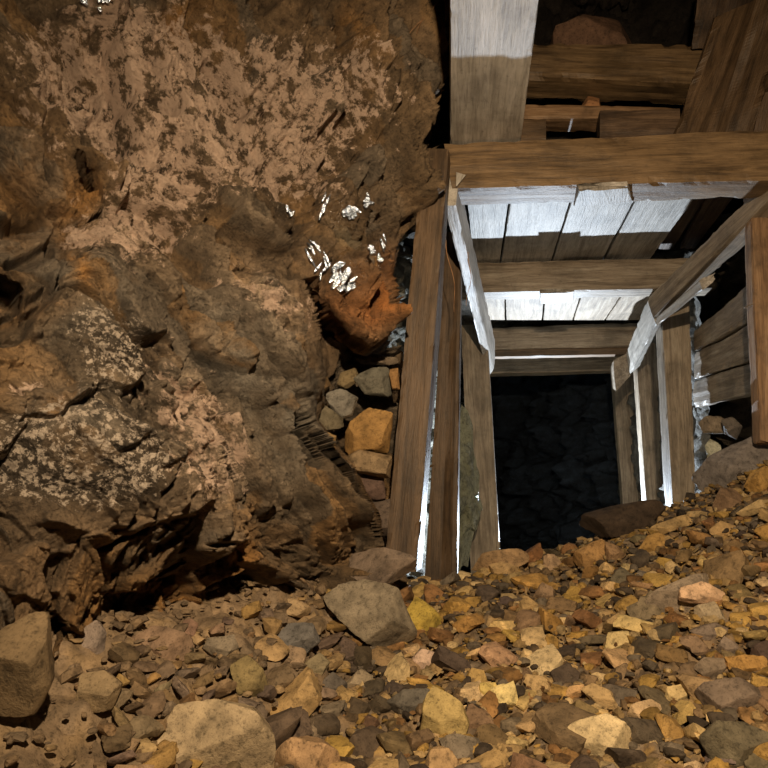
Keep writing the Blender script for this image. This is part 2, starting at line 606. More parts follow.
    for it in range(9):
        Ed = np.pad(H, 1, mode='edge')
        nb = [Ed[1 + dy:Ed.shape[0] - 1 + dy, 1 + dx:Ed.shape[1] - 1 + dx] for dy in (-1, 0, 1) for dx in (-1, 0, 1)]
        rg = np.maximum.reduce(nb) - np.minimum.reduce(nb)
        wgt = np.clip((rg / sb - 6.0) / 3.0, 0, 1)
        H = H * (1 - wgt) + (sum(nb) / 9) * wgt
    h = H.ravel()
    P = P + h[:, None] * nrm[None]
    # colour of the rock: beds, dust, stains, darker set-back blocks
    n = len(px)
    t1 = fbm(P * 2.2 + 9, 5, 51, 0.6)
    t2 = fbm(P * 9 + 4, 5, 52, 0.65)
    t3 = fbm(P * 30 + 2, 4, 53, 0.65)
    t4 = fbm(P * 85 + 2, 3, 54, 0.6)
    C = np.array((0.20, 0.130, 0.070))[None] * (1 + 0.5 * t1 + 0.35 * t2)[:, None]

    def lay(c, m):
        nonlocal C
        m = np.clip(m, 0, 1)[:, None]
        C = C * (1 - m) + np.array(c)[None] * m
    lay((0.19, 0.165, 0.13), sstep(0.45, 0.75, rB[:, 2]) * 0.6)
    lay((0.15, 0.105, 0.06), sstep(0.55, 0.8, rA[:, 3]) * 0.5)
    lay((0.33, 0.19, 0.075), sstep(0.6, 0.8, rB[:, 3] + 0.25 * t2) * 0.7)
    lay((0.15, 0.105, 0.065), np.clip(dustm * 1.2, 0, 1) * 0.6)
    lay((0.42, 0.315, 0.215), (blob(px, py, 190, 400, 45, 70, -35) + blob(px, py, 210, 470, 40, 60, 30)
                              + blob(px, py, 265, 300, 50, 30, 40) + blob(px, py, 90, 230, 40, 14)) * sstep(-0.5, 0.1, t2 + 0.4 * t3) * 0.75)
    greym = blob(px, py, 235, 350, 34, 60, -40) + blob(px, py, 70, 300, 60, 50) + blob(px, py, 60, 420, 60, 40) + 0.8 * blob(px, py, 180, 545, 50, 26) \
        + 0.7 * blob(px, py, 290, 420, 30, 60)
    lay((0.20, 0.185, 0.155), greym * sstep(-0.5, 0.2, t2) * 0.75)
    darkm = np.clip(blob(px, py, 115, 350, 55, 50, 20) + blob(px, py, 40, 460, 95, 48) + blob(px, py, 105, 470, 65, 40) + 0.6 * blob(px, py, 270, 190, 25, 70, -30), 0, 1)
    lay((0.050, 0.038, 0.026), darkm * sstep(-0.35, 0.05, t2 - 0.35 * t3) * 0.95)
    oran = blob(px, py, 82, 200, 16, 24) + blob(px, py, 85, 255, 10, 40, -25) + blob(px, py, 175, 25, 22, 30) + blob(px, py, 342, 30, 14, 26) \
        + blob(px, py, 225, 560, 50, 18, -35) + 0.9 * blob(px, py, 150, 600, 70, 22, -15) + 0.7 * blob(px, py, 40, 310, 40, 14, -20) + 0.6 * blob(px, py, 15, 200, 30, 60)
    lay((0.34, 0.165, 0.04), oran * sstep(-0.4, 0.2, t2) * 0.8)
    lay((0.52, 0.20, 0.055), np.clip(blob(px, py, 384, 290, 17, 34, 20) * 1.2 + 0.5 * blob(px, py, 340, 310, 30, 30), 0, 1) * 0.9)
    lay((0.17, 0.14, 0.09), blob(px, py, 348, 240, 22, 17, 10) * 0.8)
    lay((0.06, 0.045, 0.03), sstep(0.15, 0.6, -dB) * 0.4)  # blocks set back in the relief get a darker colour
    C *= (1 + 0.3 * t3 + 0.35 * t4)[:, None]
    C = np.clip(C, 0.012, 0.7)
    wet = np.clip(1.5 * (blob(px, py, 345, 210, 26, 20) + blob(px, py, 335, 268, 40, 16, 30) + blob(px, py, 372, 255, 26, 30) + 0.7 * blob(px, py, 288, 212, 12, 10)
                         + 0.6 * blob(px, py, 100, 4, 20, 10)), 0, 1) * sstep(-0.2, 0.25, t3 + t2)
    wet = np.clip(wet, 0, 1)
    # the face ends behind the timber: open to the working there
    cut = poly_sd(wx, wy, [(400, 352), (404, 300), (405, 240), (418, 215), (424, 165), (442, 140), (449, 90), (449, -300), (520, -300), (520, 900), (404, 900)]) > 0
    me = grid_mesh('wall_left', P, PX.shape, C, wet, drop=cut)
    dust2 = (blob(px, py, 190, 400, 45, 70, -35) + blob(px, py, 210, 470, 40, 60, 30) + blob(px, py, 265, 300, 50, 30, 40) + blob(px, py, 90, 230, 40, 14) + blob(px, py, 40, 400, 60, 12))
    for an, val in (('dust', np.clip(dustm * 1.2 + 0.66 * dust2 + 0.3, 0, 1)), ('speck', np.clip(darkm * 1.3 + 0.4 * greym, 0, 1))):
        a_ = me.attributes.new(an, 'FLOAT', 'POINT')
        a_.data.foreach_set('value', val.astype(np.float32))
    o = link_mesh('wall_left', me, M_wall)
    o['kind'] = 'structure'
    o['label'] = 'rough brown rock face with dusty ledges beside the timber sets'
    return o


wall_left = build_wall()


# ------------------------------------------------------------------ other rock surfaces
def rock_patch(name, O, U, V, nu, nv, amp, tint, seed, label):
    O, U, V = np.array(O, float), np.array(U, float), np.array(V, float)
    a, b_ = np.meshgrid(np.linspace(0, 1, nu), np.linspace(0, 1, nv))
    P = O[None] + a.ravel()[:, None] * U[None] + b_.ravel()[:, None] * V[None]
    nrm = np.cross(U, V)
    nrm /= np.linalg.norm(nrm)
    wv = 0.08 * np.stack([fbm(P * 3, 3, seed + k) for k in range(3)], -1)
    dA, rA = facet(P + wv, 0.5, seed + 5, 0.9, 0.3, 0.1)
    dB, rB = facet(P + wv, 0.17, seed + 6, 1.0, 0.3, 0.12)
    dC, rC = facet(P + wv, 0.06, seed + 7, 1.0, 0.2, 0.15)
    h = amp * (dA + 0.45 * dB + 0.14 * dC + 0.6 * fbm(P * 3, 4, seed + 8))
    P = P + h[:, None] * nrm[None]
    t = fbm(P * 8, 5, seed + 9, 0.65)
    C = np.array(tint)[None] * (1 + 0.6 * t + 0.4 * (rB[:, 2] - 0.5))[:, None]
    me = grid_mesh(name, P, a.shape, np.clip(C, 0.01, 0.7), np.zeros(len(P)))
    o = link_mesh(name, me, M_wall)
    o['kind'] = 'structure'
    o['label'] = label
    return o


rock_patch('wall_left_inner', (-0.80, 13.4, -0.6), (0, -10.4, 0), (0.12, 0, 3.4), 230, 120, 0.15, (0.20, 0.19, 0.15), 201, 'grey rock behind the left posts of the timbered working')
rock_patch('wall_right', (1.75, -0.6, -0.3), (0.05, 10, 0), (0.1, 0, 4.2), 260, 120, 0.18, (0.15, 0.12, 0.09), 301, 'dark rock behind the right side lagging')
rock_patch('wall_right_inner', (1.33, 4.30, -0.6), (0.30, 9.2, 0), (0.05, 0, 3.3), 200, 100, 0.08, (0.14, 0.135, 0.12), 351, 'rock added behind the right posts of the timbered working')  # added close in, to shield the side lagging from the mine lamp
rock_patch('wall_back', (-1.6, 13.2, -0.9), (3.4, -5.6, 0), (0, -0.6, 4.0), 170, 120, 0.32, (0.020, 0.030, 0.046), 401, 'rock at the far end of the timbered working, coloured dark for lack of light')  # dim, cool light of the depth put into the tint
rock_patch('ceiling_inner', (-1.6, 13.6, 2.95), (3.8, 0, 0), (0, -9.3, 0), 100, 180, 0.10, (0.10, 0.09, 0.075), 551, 'low rock roof added over the inner timber sets')  # added to keep the mine lamp out of the roof cavity
rock_patch('wall_upper', (-1.6, 4.5, 2.8), (3.8, 0, 0), (0, -0.3, 2.3), 100, 70, 0.15, (0.05, 0.04, 0.033), 561, 'rock at the back of the roof cavity, coloured dark as unlit void')  # added behind the cavity, its unlit darkness put into the tint
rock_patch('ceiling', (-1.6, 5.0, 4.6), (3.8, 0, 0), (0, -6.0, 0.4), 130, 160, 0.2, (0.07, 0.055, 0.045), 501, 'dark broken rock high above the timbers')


# ------------------------------------------------------------------ rubble floor
def build_floor():
    us = np.linspace(-1.5, 2.1, 330)
    vs = np.r_[np.linspace(0.35, 3.6, 330), np.linspace(3.63, 13.4, 110)]
    U, V = np.meshgrid(us, vs)
    x, y = U.ravel(), V.ravel()
    z = ground_np(x, y)
    P = np.stack([x, y, z], -1)
    d1, r1 = facet(P, 0.09, 601, 0.9, 0.12, 0.15)
    d2, r2 = facet(P, 0.035, 602, 0.9, 0.12, 0.15)
    z = z - 0.012 + 0.030 * d1 + 0.014 * d2 + 0.006 * fbm(P * 30, 3, 603)
    P[:, 2] = z
    pal = np.array([TAN, BROWN, BROWN, GREY, DARK, OCHRE, DARK])
    C = pal[(r2[:, 1] * len(pal)).astype(int)] * (0.65 + 0.5 * r2[:, 2])[:, None]
    dusty = (0.35 + 0.5 * sstep(0.40, 0.8, -x))[:, None]
    C = C * (1 - dusty) + np.array((0.27, 0.19, 0.115))[None] * dusty
    me = grid_mesh('floor', P, U.shape, C)
    o = link_mesh('floor', me, M_rubble)
    o['kind'] = 'structure'
    o['label'] = 'slope of broken rock debris rising to a crest'
    return o


floor = build_floor()


# ================================================================== TIMBER
def beam(name, near, far, material, n=36, k=6, rough=0.003, chip=0.006, ragged=0.0, crack=None, seed=0, parent=None, knots=True):
    """solid timber between two four-corner ends (world points, ring order); local x runs along the grain"""
    near = [Vector(p) for p in near]
    far = [Vector(p) for p in far]
    c0 = sum(near, Vector()) / 4
    c1 = sum(far, Vector()) / 4
    ctr = (c0 + c1) / 2
    ax = (c1 - c0).normalized()
    ay = (near[1] - near[0])
    ay = (ay - ax * ay.dot(ax)).normalized()
    az = ax.cross(ay)
    R = Matrix((ax, ay, az)).transposed()
    Ri = R.transposed()
    nl = [np.array(Ri @ (p - ctr)) for p in near]
    fl = [np.array(Ri @ (p - ctr)) for p in far]

    def ring(c):
        pts, edge = [], []
        for s in range(4):
            for j in range(k):
                t = j / k
                pts.append(c[s] * (1 - t) + c[(s + 1) % 4] * t)
                edge.append(min(j, k - j))
        return np.array(pts), np.array(edge)
    r0, e = ring(nl)
    r1, _ = ring(fl)
    m_ = len(r0)
    T = np.linspace(0, 1, n + 1)
    P = r0[None] * (1 - T)[:, None, None] + r1[None] * T[:, None, None]
    axis = P.mean(1, keepdims=True)
    cv = P - axis
    cv[:, :, 0] = 0
    ln = np.linalg.norm(cv, axis=2, keepdims=True) + 1e-9
    q = P.reshape(-1, 3)
    sd = seed * 13.7
    nz = (fbm(q * np.array((3, 25, 25)) + sd, 4, seed + 1) * rough).reshape(n + 1, m_)
    nz += (fbm(q * np.array((2, 6, 6)) + sd, 3, seed + 2) * rough * 1.6).reshape(n + 1, m_)
    ch = np.where(e == 0, 1.0, 0)[None] * (0.35 * chip + chip * np.clip(fbm(q * 14 + sd, 4, seed + 3), 0, 1).reshape(n + 1, m_) * 2.5)
    dr = nz - ch
    if crack is not None:
        side, pos, dep = crack
        jj = side * k + pos
        dr[:, jj] -= dep * (0.5 + 0.9 * np.clip(0.5 + vnoise(np.stack([T * 9, T * 0, T * 0], -1), seed + 9), 0, 1))
    P = P + cv / ln * dr[:, :, None]
    if ragged:
        for row, sgn in ((0, 1), (n, -1)):
            jit = ragged * np.abs(fbm(np.stack([np.arange(m_) * 0.55, np.zeros(m_) + seed, np.zeros(m_) + row], -1), 3, seed + 4)) * 2.0
            P[row, :, 0] += sgn * jit
    verts = P.reshape(-1, 3)
    faces = []
    for i in range(n):
        for j in range(m_):
            a = i * m_ + j
            b_ = i * m_ + (j + 1) % m_
            faces.append((a, b_, b_ + m_, a + m_))
    v = [tuple(p) for p in verts]
    # ends: ring to a slightly hollow centre
    v.append(tuple(verts[:m_].mean(0)))
    v.append(tuple(verts[n * m_:].mean(0)))
    i0, i1 = len(v) - 2, len(v) - 1
    for j in range(m_):
        faces.append((i0, (j + 1) % m_, j))
        faces.append((i1, n * m_ + j, n * m_ + (j + 1) % m_))
    me = bpy.data.meshes.new(name)
    me.from_pydata(v, [], faces)
    bm = bmesh.new()
    bm.from_mesh(me)
    bmesh.ops.recalc_face_normals(bm, faces=bm.faces)
    bm.to_mesh(me)
    bm.free()
    me.update()
    o = link_mesh(name, me, material, parent)
    mw = R.to_4x4()
    mw.translation = ctr
    o.matrix_world = mw
    return o


def front_beam(name, quad, Y, depth, material, **kw):
    """quad: TL, TR, BR, BL pixels of the front face, standing in the plane Y; long axis left-right"""
    TL, TR, BR, BL = [at(x, y, Y) for x, y in quad]
    d = Vector((0, depth, 0))
    return beam(name, [TL, BL, BL + d, TL + d], [TR, BR, BR + d, TR + d], material, **kw)


def post(name, quad, Y, depth, material, **kw):
    TL, TR, BR, BL = [at(x, y, Y) for x, y in quad]
    d = Vector((0, depth, 0))
    return beam(name, [BL, BR, BR + d, BL + d], [TL, TR, TR + d, TL + d], material, **kw)


ZP = 2.584      # underside of the roof boards, top of the headers
Y1, Y2, Y3, Y4 = 2.62, 4.07, 5.73, 6.9

# headers (caps of the timber sets)
o = front_beam('cap_beam', [(444, 143), (840, 127), (840, 179), (452, 189)], Y1, 0.165, M_wood, n=60, seed=3, rough=0.004)
tag(o, 'thick brown cap beam of the first timber set, carrying the overhead joist', 'timber beam')
o = front_beam('cap_beam', [(452, 263), (712, 257), (712, 288), (452, 293)], Y2, 0.16, M_grey, n=50, seed=4, rough=0.004)
tag(o, 'cap beam of the second timber set between two bays of pale roof boards', 'timber beam')
o = front_beam('cap_beam', [(474, 328), (655, 322), (655, 346), (474, 350)], Y3, 0.18, M_grey, n=50, seed=5, rough=0.005)
tag(o, 'dark cap beam of the third timber set below the second bay of roof boards', 'timber beam')
o = front_beam('cap_beam', [(486, 359), (632, 355), (632, 370), (486, 374)], Y4, 0.18, M_grey, n=40, seed=6, rough=0.005)
tag(o, 'cap beam of the farthest timber set at the dark mouth', 'timber beam')
o = front_beam('batten', [(492, 349), (640, 347), (640, 354), (492, 357)], Y3 + 0.02, 0.10, M_brown, n=30, seed=7, rough=0.002)
tag(o, 'thin brown batten fixed under the third cap beam', 'batten')

# left posts; the first two have weaker light put into darker timber
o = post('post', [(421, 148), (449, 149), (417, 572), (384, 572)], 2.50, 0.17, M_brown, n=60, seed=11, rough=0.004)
tag(o, 'broad brown post leaning on the rock, left leg of the first timber set', 'timber post')
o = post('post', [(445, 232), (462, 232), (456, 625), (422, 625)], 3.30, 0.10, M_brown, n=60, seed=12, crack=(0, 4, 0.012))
tag(o, 'narrow brown post split down its face, beside the broad leaning post', 'timber post')
o = post('post', [(461, 325), (487, 325), (503, 600), (472, 600)], 4.6, 0.14, M_grey, n=50, seed=13)
tag(o, 'greyish post before the dark mouth, third on the rock side', 'timber post')
# right posts
o = post('post', [(750, 186), (800, 180), (805, 447), (760, 443)], 2.84, 0.09, M_orange, n=50, seed=14, ragged=0.01)
cut_post = o
tag(o, 'reddish brown upright standing nearer than the side lagging, its foot cut off', 'timber post')
o = post('post', [(660, 288), (689, 288), (697, 530), (674, 530)], Y2 + 0.01, 0.19, M_grey, n=50, seed=15)
tag(o, 'grey post with bright inner edge, right leg of the second timber set', 'timber post')
o = post('post', [(634, 330), (664, 330), (674, 530), (648, 530)], 5.65, 0.17, M_grey, n=50, seed=16)
tag(o, 'grey post with thin bright edge, between its broader neighbour and the farthest post', 'timber post')
o = post('post', [(612, 366), (634, 366), (648, 530), (625, 530)], 6.85, 0.15, M_grey, n=50, seed=17)
tag(o, 'dim farthest post on the right side of the dark mouth', 'timber post')

# left stringer under the caps
o = beam('stringer', [at(445, 172, 2.63), at(458, 174, 2.63), at(456, 205, 2.63), at(444, 205, 2.63)],
         [at(478, 335, 5.1), at(495, 340, 5.1), at(494, 368, 5.1), at(488, 377, 5.1)], M_plank, n=60, seed=21, rough=0.003)
left_stringer = o
tag(o, 'long pale stringer board running inward above the left posts', 'timber board')
# right stringers
o = beam('stringer', [at(775, 172, 2.66), at(800, 172, 2.66), at(800, 196, 2.66), at(775, 193, 2.66)],
         [at(648, 298, 3.86), at(672, 292, 3.86), at(676, 306, 3.86), at(652, 319, 3.86)], M_grey, n=60, seed=22, rough=0.003, ragged=0.02)
tag(o, 'brown stringer board sloping inward on the right, splintered along its lower edge', 'timber board')
o = beam('stringer', [at(647, 300, 3.9), at(664, 300, 3.9), at(664, 318, 3.9), at(656, 324, 3.9)],
         [at(626, 352, 5.3), at(638, 352, 5.3), at(640, 366, 5.3), at(630, 374, 5.3)], M_plank, n=40, seed=23)
tag(o, 'short pale stringer board continuing behind the splintered one', 'timber board')
o = beam('stringer', [at(613, 360, 5.4), at(630, 352, 5.4), at(632, 374, 5.4), at(616, 392, 5.4)],
         [at(610, 368, 6.5), at(622, 362, 6.5), at(622, 376, 6.5), at(612, 388, 6.5)], M_grey, n=20, seed=24)
tag(o, 'small dark stringer board at the farthest right post', 'timber board')
o = beam('batten', [at(700, 279, 3.2), at(716, 272, 3.2), at(716, 280, 3.2), at(703, 290, 3.2)],
         [at(655, 318, 3.88), at(664, 313, 3.88), at(664, 320, 3.88), at(656, 327, 3.88)], M_plank, n=20, seed=25, ragged=0.02)
tag(o, 'broken pale strip under the splintered right stringer', 'batten')

# roof boards
def zboard(name, quad, z, th, material, **kw):
    """quad: near-left, near-right, far-right, far-left pixels of the underside"""
    NL, NR, FR, FL = [at_z(x, y, z) for x, y in quad]
    u = Vector((0, 0, th))
    return beam(name, [NL, NR, NR + u, NL + u], [FL, FR, FR + u, FL + u], material, **kw)


gaps1 = [((466, 196), (473, 263)), ((510.5, 196), (500.5, 261)), ((572.5, 196), (552.5, 260)), ((637, 196), (604, 259)), ((697, 196), (652, 258))]
lab1 = ['first roof board of the near bay, against the left stringer', 'knotty second roof board of the near bay',
        'third roof board of the near bay, poking out under the cap beam', 'fourth roof board of the near bay, next to the gap']
for k in range(4):
    (a0, a1), (b0, b1) = gaps1[k], gaps1[k + 1]
    near_y = 150
    def ext(p, q, y):
        t = (y - p[1]) / (q[1] - p[1])
        return (p[0] + (q[0] - p[0]) * t, y)
    g = 1.0
    dz = 0.006 * (k % 2)
    A, B = ext(a0, a1, near_y), ext(b0, b1, near_y)
    C_, D_ = ext(a0, a1, 270), ext(b0, b1, 270)
    o = zboard('roof_board', [(A[0] + g, A[1]), (B[0] - g, B[1]), (D_[0] - g, D_[1]), (C_[0] + g, C_[1])], ZP + 0.004 + dz, 0.035, M_plank, n=40, seed=31 + k, ragged=0.02, rough=0.002, chip=0.004)
    tag(o, lab1[k], 'roof board')
# splintered board end that sticks out under the first cap beam
o = beam('board_end', [at(578, 183, 2.58), at(628, 180, 2.58), at(628, 187, 2.58), at(580, 190, 2.58)],
         [at(574, 200, 2.80), at(634, 197, 2.80), at(634, 204, 2.80), at(574, 207, 2.80)], M_plank, n=14, seed=36, ragged=0.035, rough=0.003)
tag(o, 'splintered pale board end jutting out under the first cap beam', 'board')
for k, (x0, x1) in enumerate([((704, 726), (664, 684)), ((730, 760), (686, 712))]):
    o = zboard('roof_board', [(x0[0], 150), (x0[1] + 10, 150), (x1[0] + 8, 250), (x1[0] - 6, 250)], ZP + 0.09 + 0.02 * k, 0.04, M_dark, n=30, seed=37 + k, ragged=0.03)
    tag(o, ['old dark roof board set higher beside the gap of the near bay', 'old dark roof board over the right stringer'][k], 'roof board')
gaps2 = [((476, 292), (486, 326)), ((505, 292), (506, 326)), ((545, 292), (542, 325)), ((582, 292), (572, 324)), ((625, 291), (603, 323)), ((668, 290), (640, 322))]
lab2 = ['first roof board of the second bay, beyond the left stringer', 'second roof board of the second bay', 'third roof board of the second bay, its end poking forward',
        'fourth roof board of the second bay', 'fifth roof board of the second bay, by the short stringer']
for k in range(5):
    (a0, a1), (b0, b1) = gaps2[k], gaps2[k + 1]
    A, B = ext(a0, a1, 272), ext(b0, b1, 272)
    C_, D_ = ext(a0, a1, 320), ext(b0, b1, 320)
    o = zboard('roof_board', [(A[0] + .7, A[1]), (B[0] - .7, B[1]), (D_[0] - .7, D_[1]), (C_[0] + .7, C_[1])], ZP - 0.02 + 0.006 * (k % 2), 0.035, M_grey, n=30, seed=41 + k, rough=0.002, chip=0.004)
    tag(o, lab2[k], 'roof board')
o = beam('board_end', [at(540, 289, 4.04), at(574, 288, 4.04), at(574, 291.5, 4.04), at(540, 292.5, 4.04)],
         [at(540, 301, 4.28), at(573, 300, 4.28), at(573, 303, 4.28), at(540, 304, 4.28)], M_plank, n=12, seed=47, ragged=0.03)
tag(o, 'small pale board end jutting out under the second cap beam', 'board')
gaps3 = [(494, 497), (535, 535), (580, 574), (632, 616)]
for k in range(3):
    o = zboard('roof_board', [(gaps3[k][0], 338), (gaps3[k + 1][0] - 1, 338), (gaps3[k + 1][1] - 1, 360), (gaps3[k][1], 360)], ZP - 0.02, 0.035, M_grey, n=20, seed=51 + k)
    tag(o, ['left roof board of the far bay', 'middle roof board of the far bay', 'right roof board of the far bay'][k], 'roof board')

# overhead joist running from the first cap towards the viewer
fl, fr = at_z(450, 136, ZP), at_z(522, 134, ZP)
nl, nr = at_z(450, 35, ZP), at_z(535, 33, ZP)
nl2, nr2 = nl + (nl - fl) * 1.3, nr + (nr - fr) * 1.3
fl2, fr2 = fl - (nl - fl).normalized() * -0.10, fr - (nr - fr).normalized() * -0.10
fl2, fr2 = fl + (fl - nl).normalized() * 0.10, fr + (fr - nr).normalized() * 0.10
u = Vector((0, 0, 0.12))
e_ = Vector((0, 0, 0.003))
o = beam('joist', [nl2 + e_, nr2 + e_, nr2 + u, nl2 + u], [fl2 + e_, fr2 + e_, fr2 + u, fl2 + u], M_plank, n=60, k=10, seed=61, rough=0.002)
tag(o, 'wide overhead joist resting on the first cap beam', 'timber beam')

# loose timbers and slabs in the roof above the first cap
o = front_beam('roof_log', [(524, 40), (716, 47), (706, 84), (520, 77)], 3.0, 0.19, M_wood, n=50, seed=62, rough=0.010, chip=0.015)
tag(o, 'rough hewn log lying across the roof above the first cap beam', 'log')
o = front_beam('roof_board', [(520, 103), (682, 108), (682, 118), (520, 119)], 2.95, 0.12, M_orange, n=40, seed=63, rough=0.006, ragged=0.03)
tag(o, 'reddish old board wedged between the hewn log and the first cap', 'board')
o = front_beam('packing_block', [(518, 119), (546, 119), (546, 142), (518, 142)], 2.80, 0.12, M_brown, n=12, seed=64)
tag(o, 'small packing block on the first cap next to the joist', 'wood block')
o = front_beam('packing_block', [(600, 110), (680, 108), (680, 140), (600, 142)], 2.86, 0.10, M_dark, n=16, seed=65, rough=0.008)
tag(o, 'wide dark packing block on the first cap below the hewn log', 'wood block')
o = beam('split_slab', [at(673, 134, 2.72), at(757, 134, 2.72), at(757, 134, 2.95), at(673, 134, 2.95)],
         [at(714, 18, 2.35), at(800, -20, 2.35), at(800, -20, 2.6), at(714, 18, 2.6)], M_brown, n=40, k=8, seed=66, rough=0.016, chip=0.02)
tag(o, 'big split timber slab leaning in the roof at the right', 'timber slab')
o = beam('split_slab', [at(690, 48, 2.95), at(740, 48, 2.95), at(740, 48, 3.1), at(690, 48, 3.1)],
         [at(700, -40, 2.8), at(775, -40, 2.8), at(775, -40, 3.0), at(700, -40, 3.0)], M_dark, n=30, seed=67, rough=0.012, chip=0.015)
tag(o, 'dark timber slab behind the big leaning one', 'timber slab')
o = beam('split_slab', [at(752, 134, 2.68), at(810, 134, 2.68), at(810, 134, 2.8), at(752, 134, 2.8)],
         [at(764, 92, 2.62), at(820, 80, 2.62), at(820, 80, 2.75), at(764, 92, 2.75)], M_dark, n=20, seed=68, rough=0.006)
tag(o, 'short dark slab standing on the right end of the first cap', 'timber slab')
o = beam('upright_stub', [at(432, 34, 2.75), at(446, 34, 2.75), at(446, 34, 2.85), at(432, 34, 2.85)],
         [at(428, -60, 2.7), at(448, -60, 2.7), at(448, -60, 2.8), at(428, -60, 2.8)], M_orange, n=20, seed=69)
tag(o, 'narrow warm brown timber stub between rock face and joist', 'timber')

# side lagging behind the right posts
lag = [((800, 238, 295), (694, 330, 351)), ((800, 297, 342), (694, 353, 379)), ((800, 344, 384), (694, 381, 407))]
for k, ((xn, a0, a1), (xf, b0, b1)) in enumerate(lag):
    d = Vector((0.06, 0, 0))
    X = 1.26 + 0.015 * k
    o = beam('lagging_board', [at_x(xn, a0, X), at_x(xn, a1, X), at_x(xn, a1, X) + d, at_x(xn, a0, X) + d],
             [at_x(xf, b0, X), at_x(xf, b1, X), at_x(xf, b1, X) + d, at_x(xf, b0, X) + d], M_grey, n=40, seed=71 + k, rough=0.008, chip=0.012)
    tag(o, ['uppermost side lagging board behind the right posts', 'middle side lagging board behind the right posts', 'lowest bulging side lagging board above grey rubble'][k], 'lagging board')


# nail and splinter belonging to timbers
def attach(o, parent):
    bpy.context.view_layer.update()
    o.parent = parent
    o.matrix_parent_inverse = parent.matrix_world.inverted()


m, nt, b = mat('old_iron')
nt.links.new(ramp(nt, noise_node(nt, N(nt, 'ShaderNodeTexCoord').outputs['Object'], 60, 4), [(0.3, (0.35, 0.30, 0.26)), (0.7, (0.6, 0.57, 0.52))]), b.inputs['Base Color'])
b.inputs['Metallic'].default_value = 0.8
b.inputs['Roughness'].default_value = 0.45
M_iron = m
A_, B_ = at(744, 308, 2.83), at(756, 303, 2.86)
o = beam('nail', [A_ + Vector(v) * 0.003 for v in ((0, -1, -1), (0, 1, -1), (0, 1, 1), (0, -1, 1))], [B_ + Vector(v) * 0.003 for v in ((0, -1, -1), (0, 1, -1), (0, 1, 1), (0, -1, 1))], M_iron, n=4, k=2, rough=0, chip=0)
o['label'] = 'bent iron nail'
attach(o, cut_post)
o = beam('splinter', [at(456, 172, 2.60), at(466, 175, 2.60), at(466, 175, 2.62), at(456, 172, 2.62)], [at(456, 186, 2.60), at(457, 186, 2.60), at(457, 186, 2.62), at(456, 186, 2.62)], M_plank, n=6, k=2, rough=0.001, chip=0.001)
o['label'] = 'pale splinter'
attach(o, left_stringer)


# ------------------------------------------------------------------ hanging roots
def root(name, pts, r, label, group=None):
    cu = bpy.data.curves.new(name, 'CURVE')
    cu.dimensions = '3D'
    cu.bevel_depth = r
    cu.bevel_resolution = 1
    s = cu.splines.new('POLY')
    s.points.add(len(pts) - 1)
    for q, p in zip(s.points, pts):
        q.co = (*p, 1)
    for k, q in enumerate(s.points):
        q.radius = 1.0 - 0.6 * k / len(pts)
    tmp = bpy.data.objects.new(name, cu)
    dg = bpy.context.evaluated_depsgraph_get()
    me = bpy.data.meshes.new_from_object(tmp)
    bpy.data.objects.remove(tmp)
    me.name = name
    o = link_mesh(name, me, M_root)
    tag(o, label, 'root', group)


rr = random.Random(5)
def strand(p0, p1, Y, n=14, wob=2.0):
    ph = rr.random() * 6
    return [at(p0[0] + (p1[0] - p0[0]) * t + wob * math.sin(7 * t + ph), p0[1] + (p1[1] - p0[1]) * t, Y + 0.01 * math.sin(5 * t)) for t in [k / (n - 1) for k in range(n)]]


root('hanging_root', strand((447, 240), (456, 312), 2.72), 0.0022, 'thin orange root hanging left of the long stringer')
root('hanging_root', strand((470, 252), (468, 306), 2.90), 0.0020, 'thin reddish root hanging right of the long stringer')
for p0, p1 in (((450, -10), (441, 42)), ((443, -10), (447, 46)), ((430, -10), (418, 34)), ((438, 2), (408, 36))):
    root('hanging_root', strand(p0, p1, 2.3, wob=1.5), 0.0022, 'fine root hanging between rock face and overhead joist', 'roots beside the joist')


# ================================================================== STONES
def ico(level):
    bm = bmesh.new()
    bmesh.ops.create_icosphere(bm, subdivisions=level, radius=1.0)
    V = np.array([v.co[:] for v in bm.verts])
    Fc = np.array([[v.index for v in f.verts] for f in bm.faces])
    bm.free()
    return V / np.linalg.norm(V, axis=1, keepdims=True), Fc


ICO = {k: ico(k) for k in (1, 2, 3, 5)}


def star(planes, level, soft=0.0):
    """convex stone: radius along each direction is the nearest cutting plane"""
    V, Fc = ICO[level]
    n = np.array([p[0] for p in planes], float)
    n /= np.linalg.norm(n, axis=1, keepdims=True)
    d = np.array([p[1] for p in planes], float)
    dots = V @ n.T
    r = np.where(dots > 1e-3, d[None] / np.maximum(dots, 1e-3), 1e3)
    if soft:
        inv = 1.0 / np.clip(r, 1e-4, 1e3)
        rad = 1.0 / (np.power((inv ** soft).sum(1), 1 / soft))
    else:
        rad = r.min(1)
    return V * rad[:, None], Fc


def random_planes(rng, k):
    ps = []
    for i in range(k):
        v = rng.normal(size=3)
        v /= np.linalg.norm(v)
        ps.append((v, rng.uniform(0.62, 1.0)))
    for ax in ((1, 0, 0), (-1, 0, 0), (0, 1, 0), (0, -1, 0), (0, 0, 1), (0, 0, -1)):
        v = np.array(ax) + rng.normal(size=3) * 0.18
        ps.append((v, rng.uniform(0.75, 1.0)))
    return ps


rng = np.random.default_rng(12)


def pick_colour(c, rng, var=0.14):
    c = np.array(c) * rng.uniform(1 - var, 1 + var)
    c = c * (1, 1 + 0.04 * rng.normal(), 1 + 0.10 * rng.normal())
    return (*np.clip(c, 0.01, 0.9), 1)


UPV = (ROT @ Vector((0, 1, 0)))
RTV = (ROT @ Vector((1, 0, 0)))
FWV = (ROT @ Vector((0, 0, 1)))     # towards the viewer


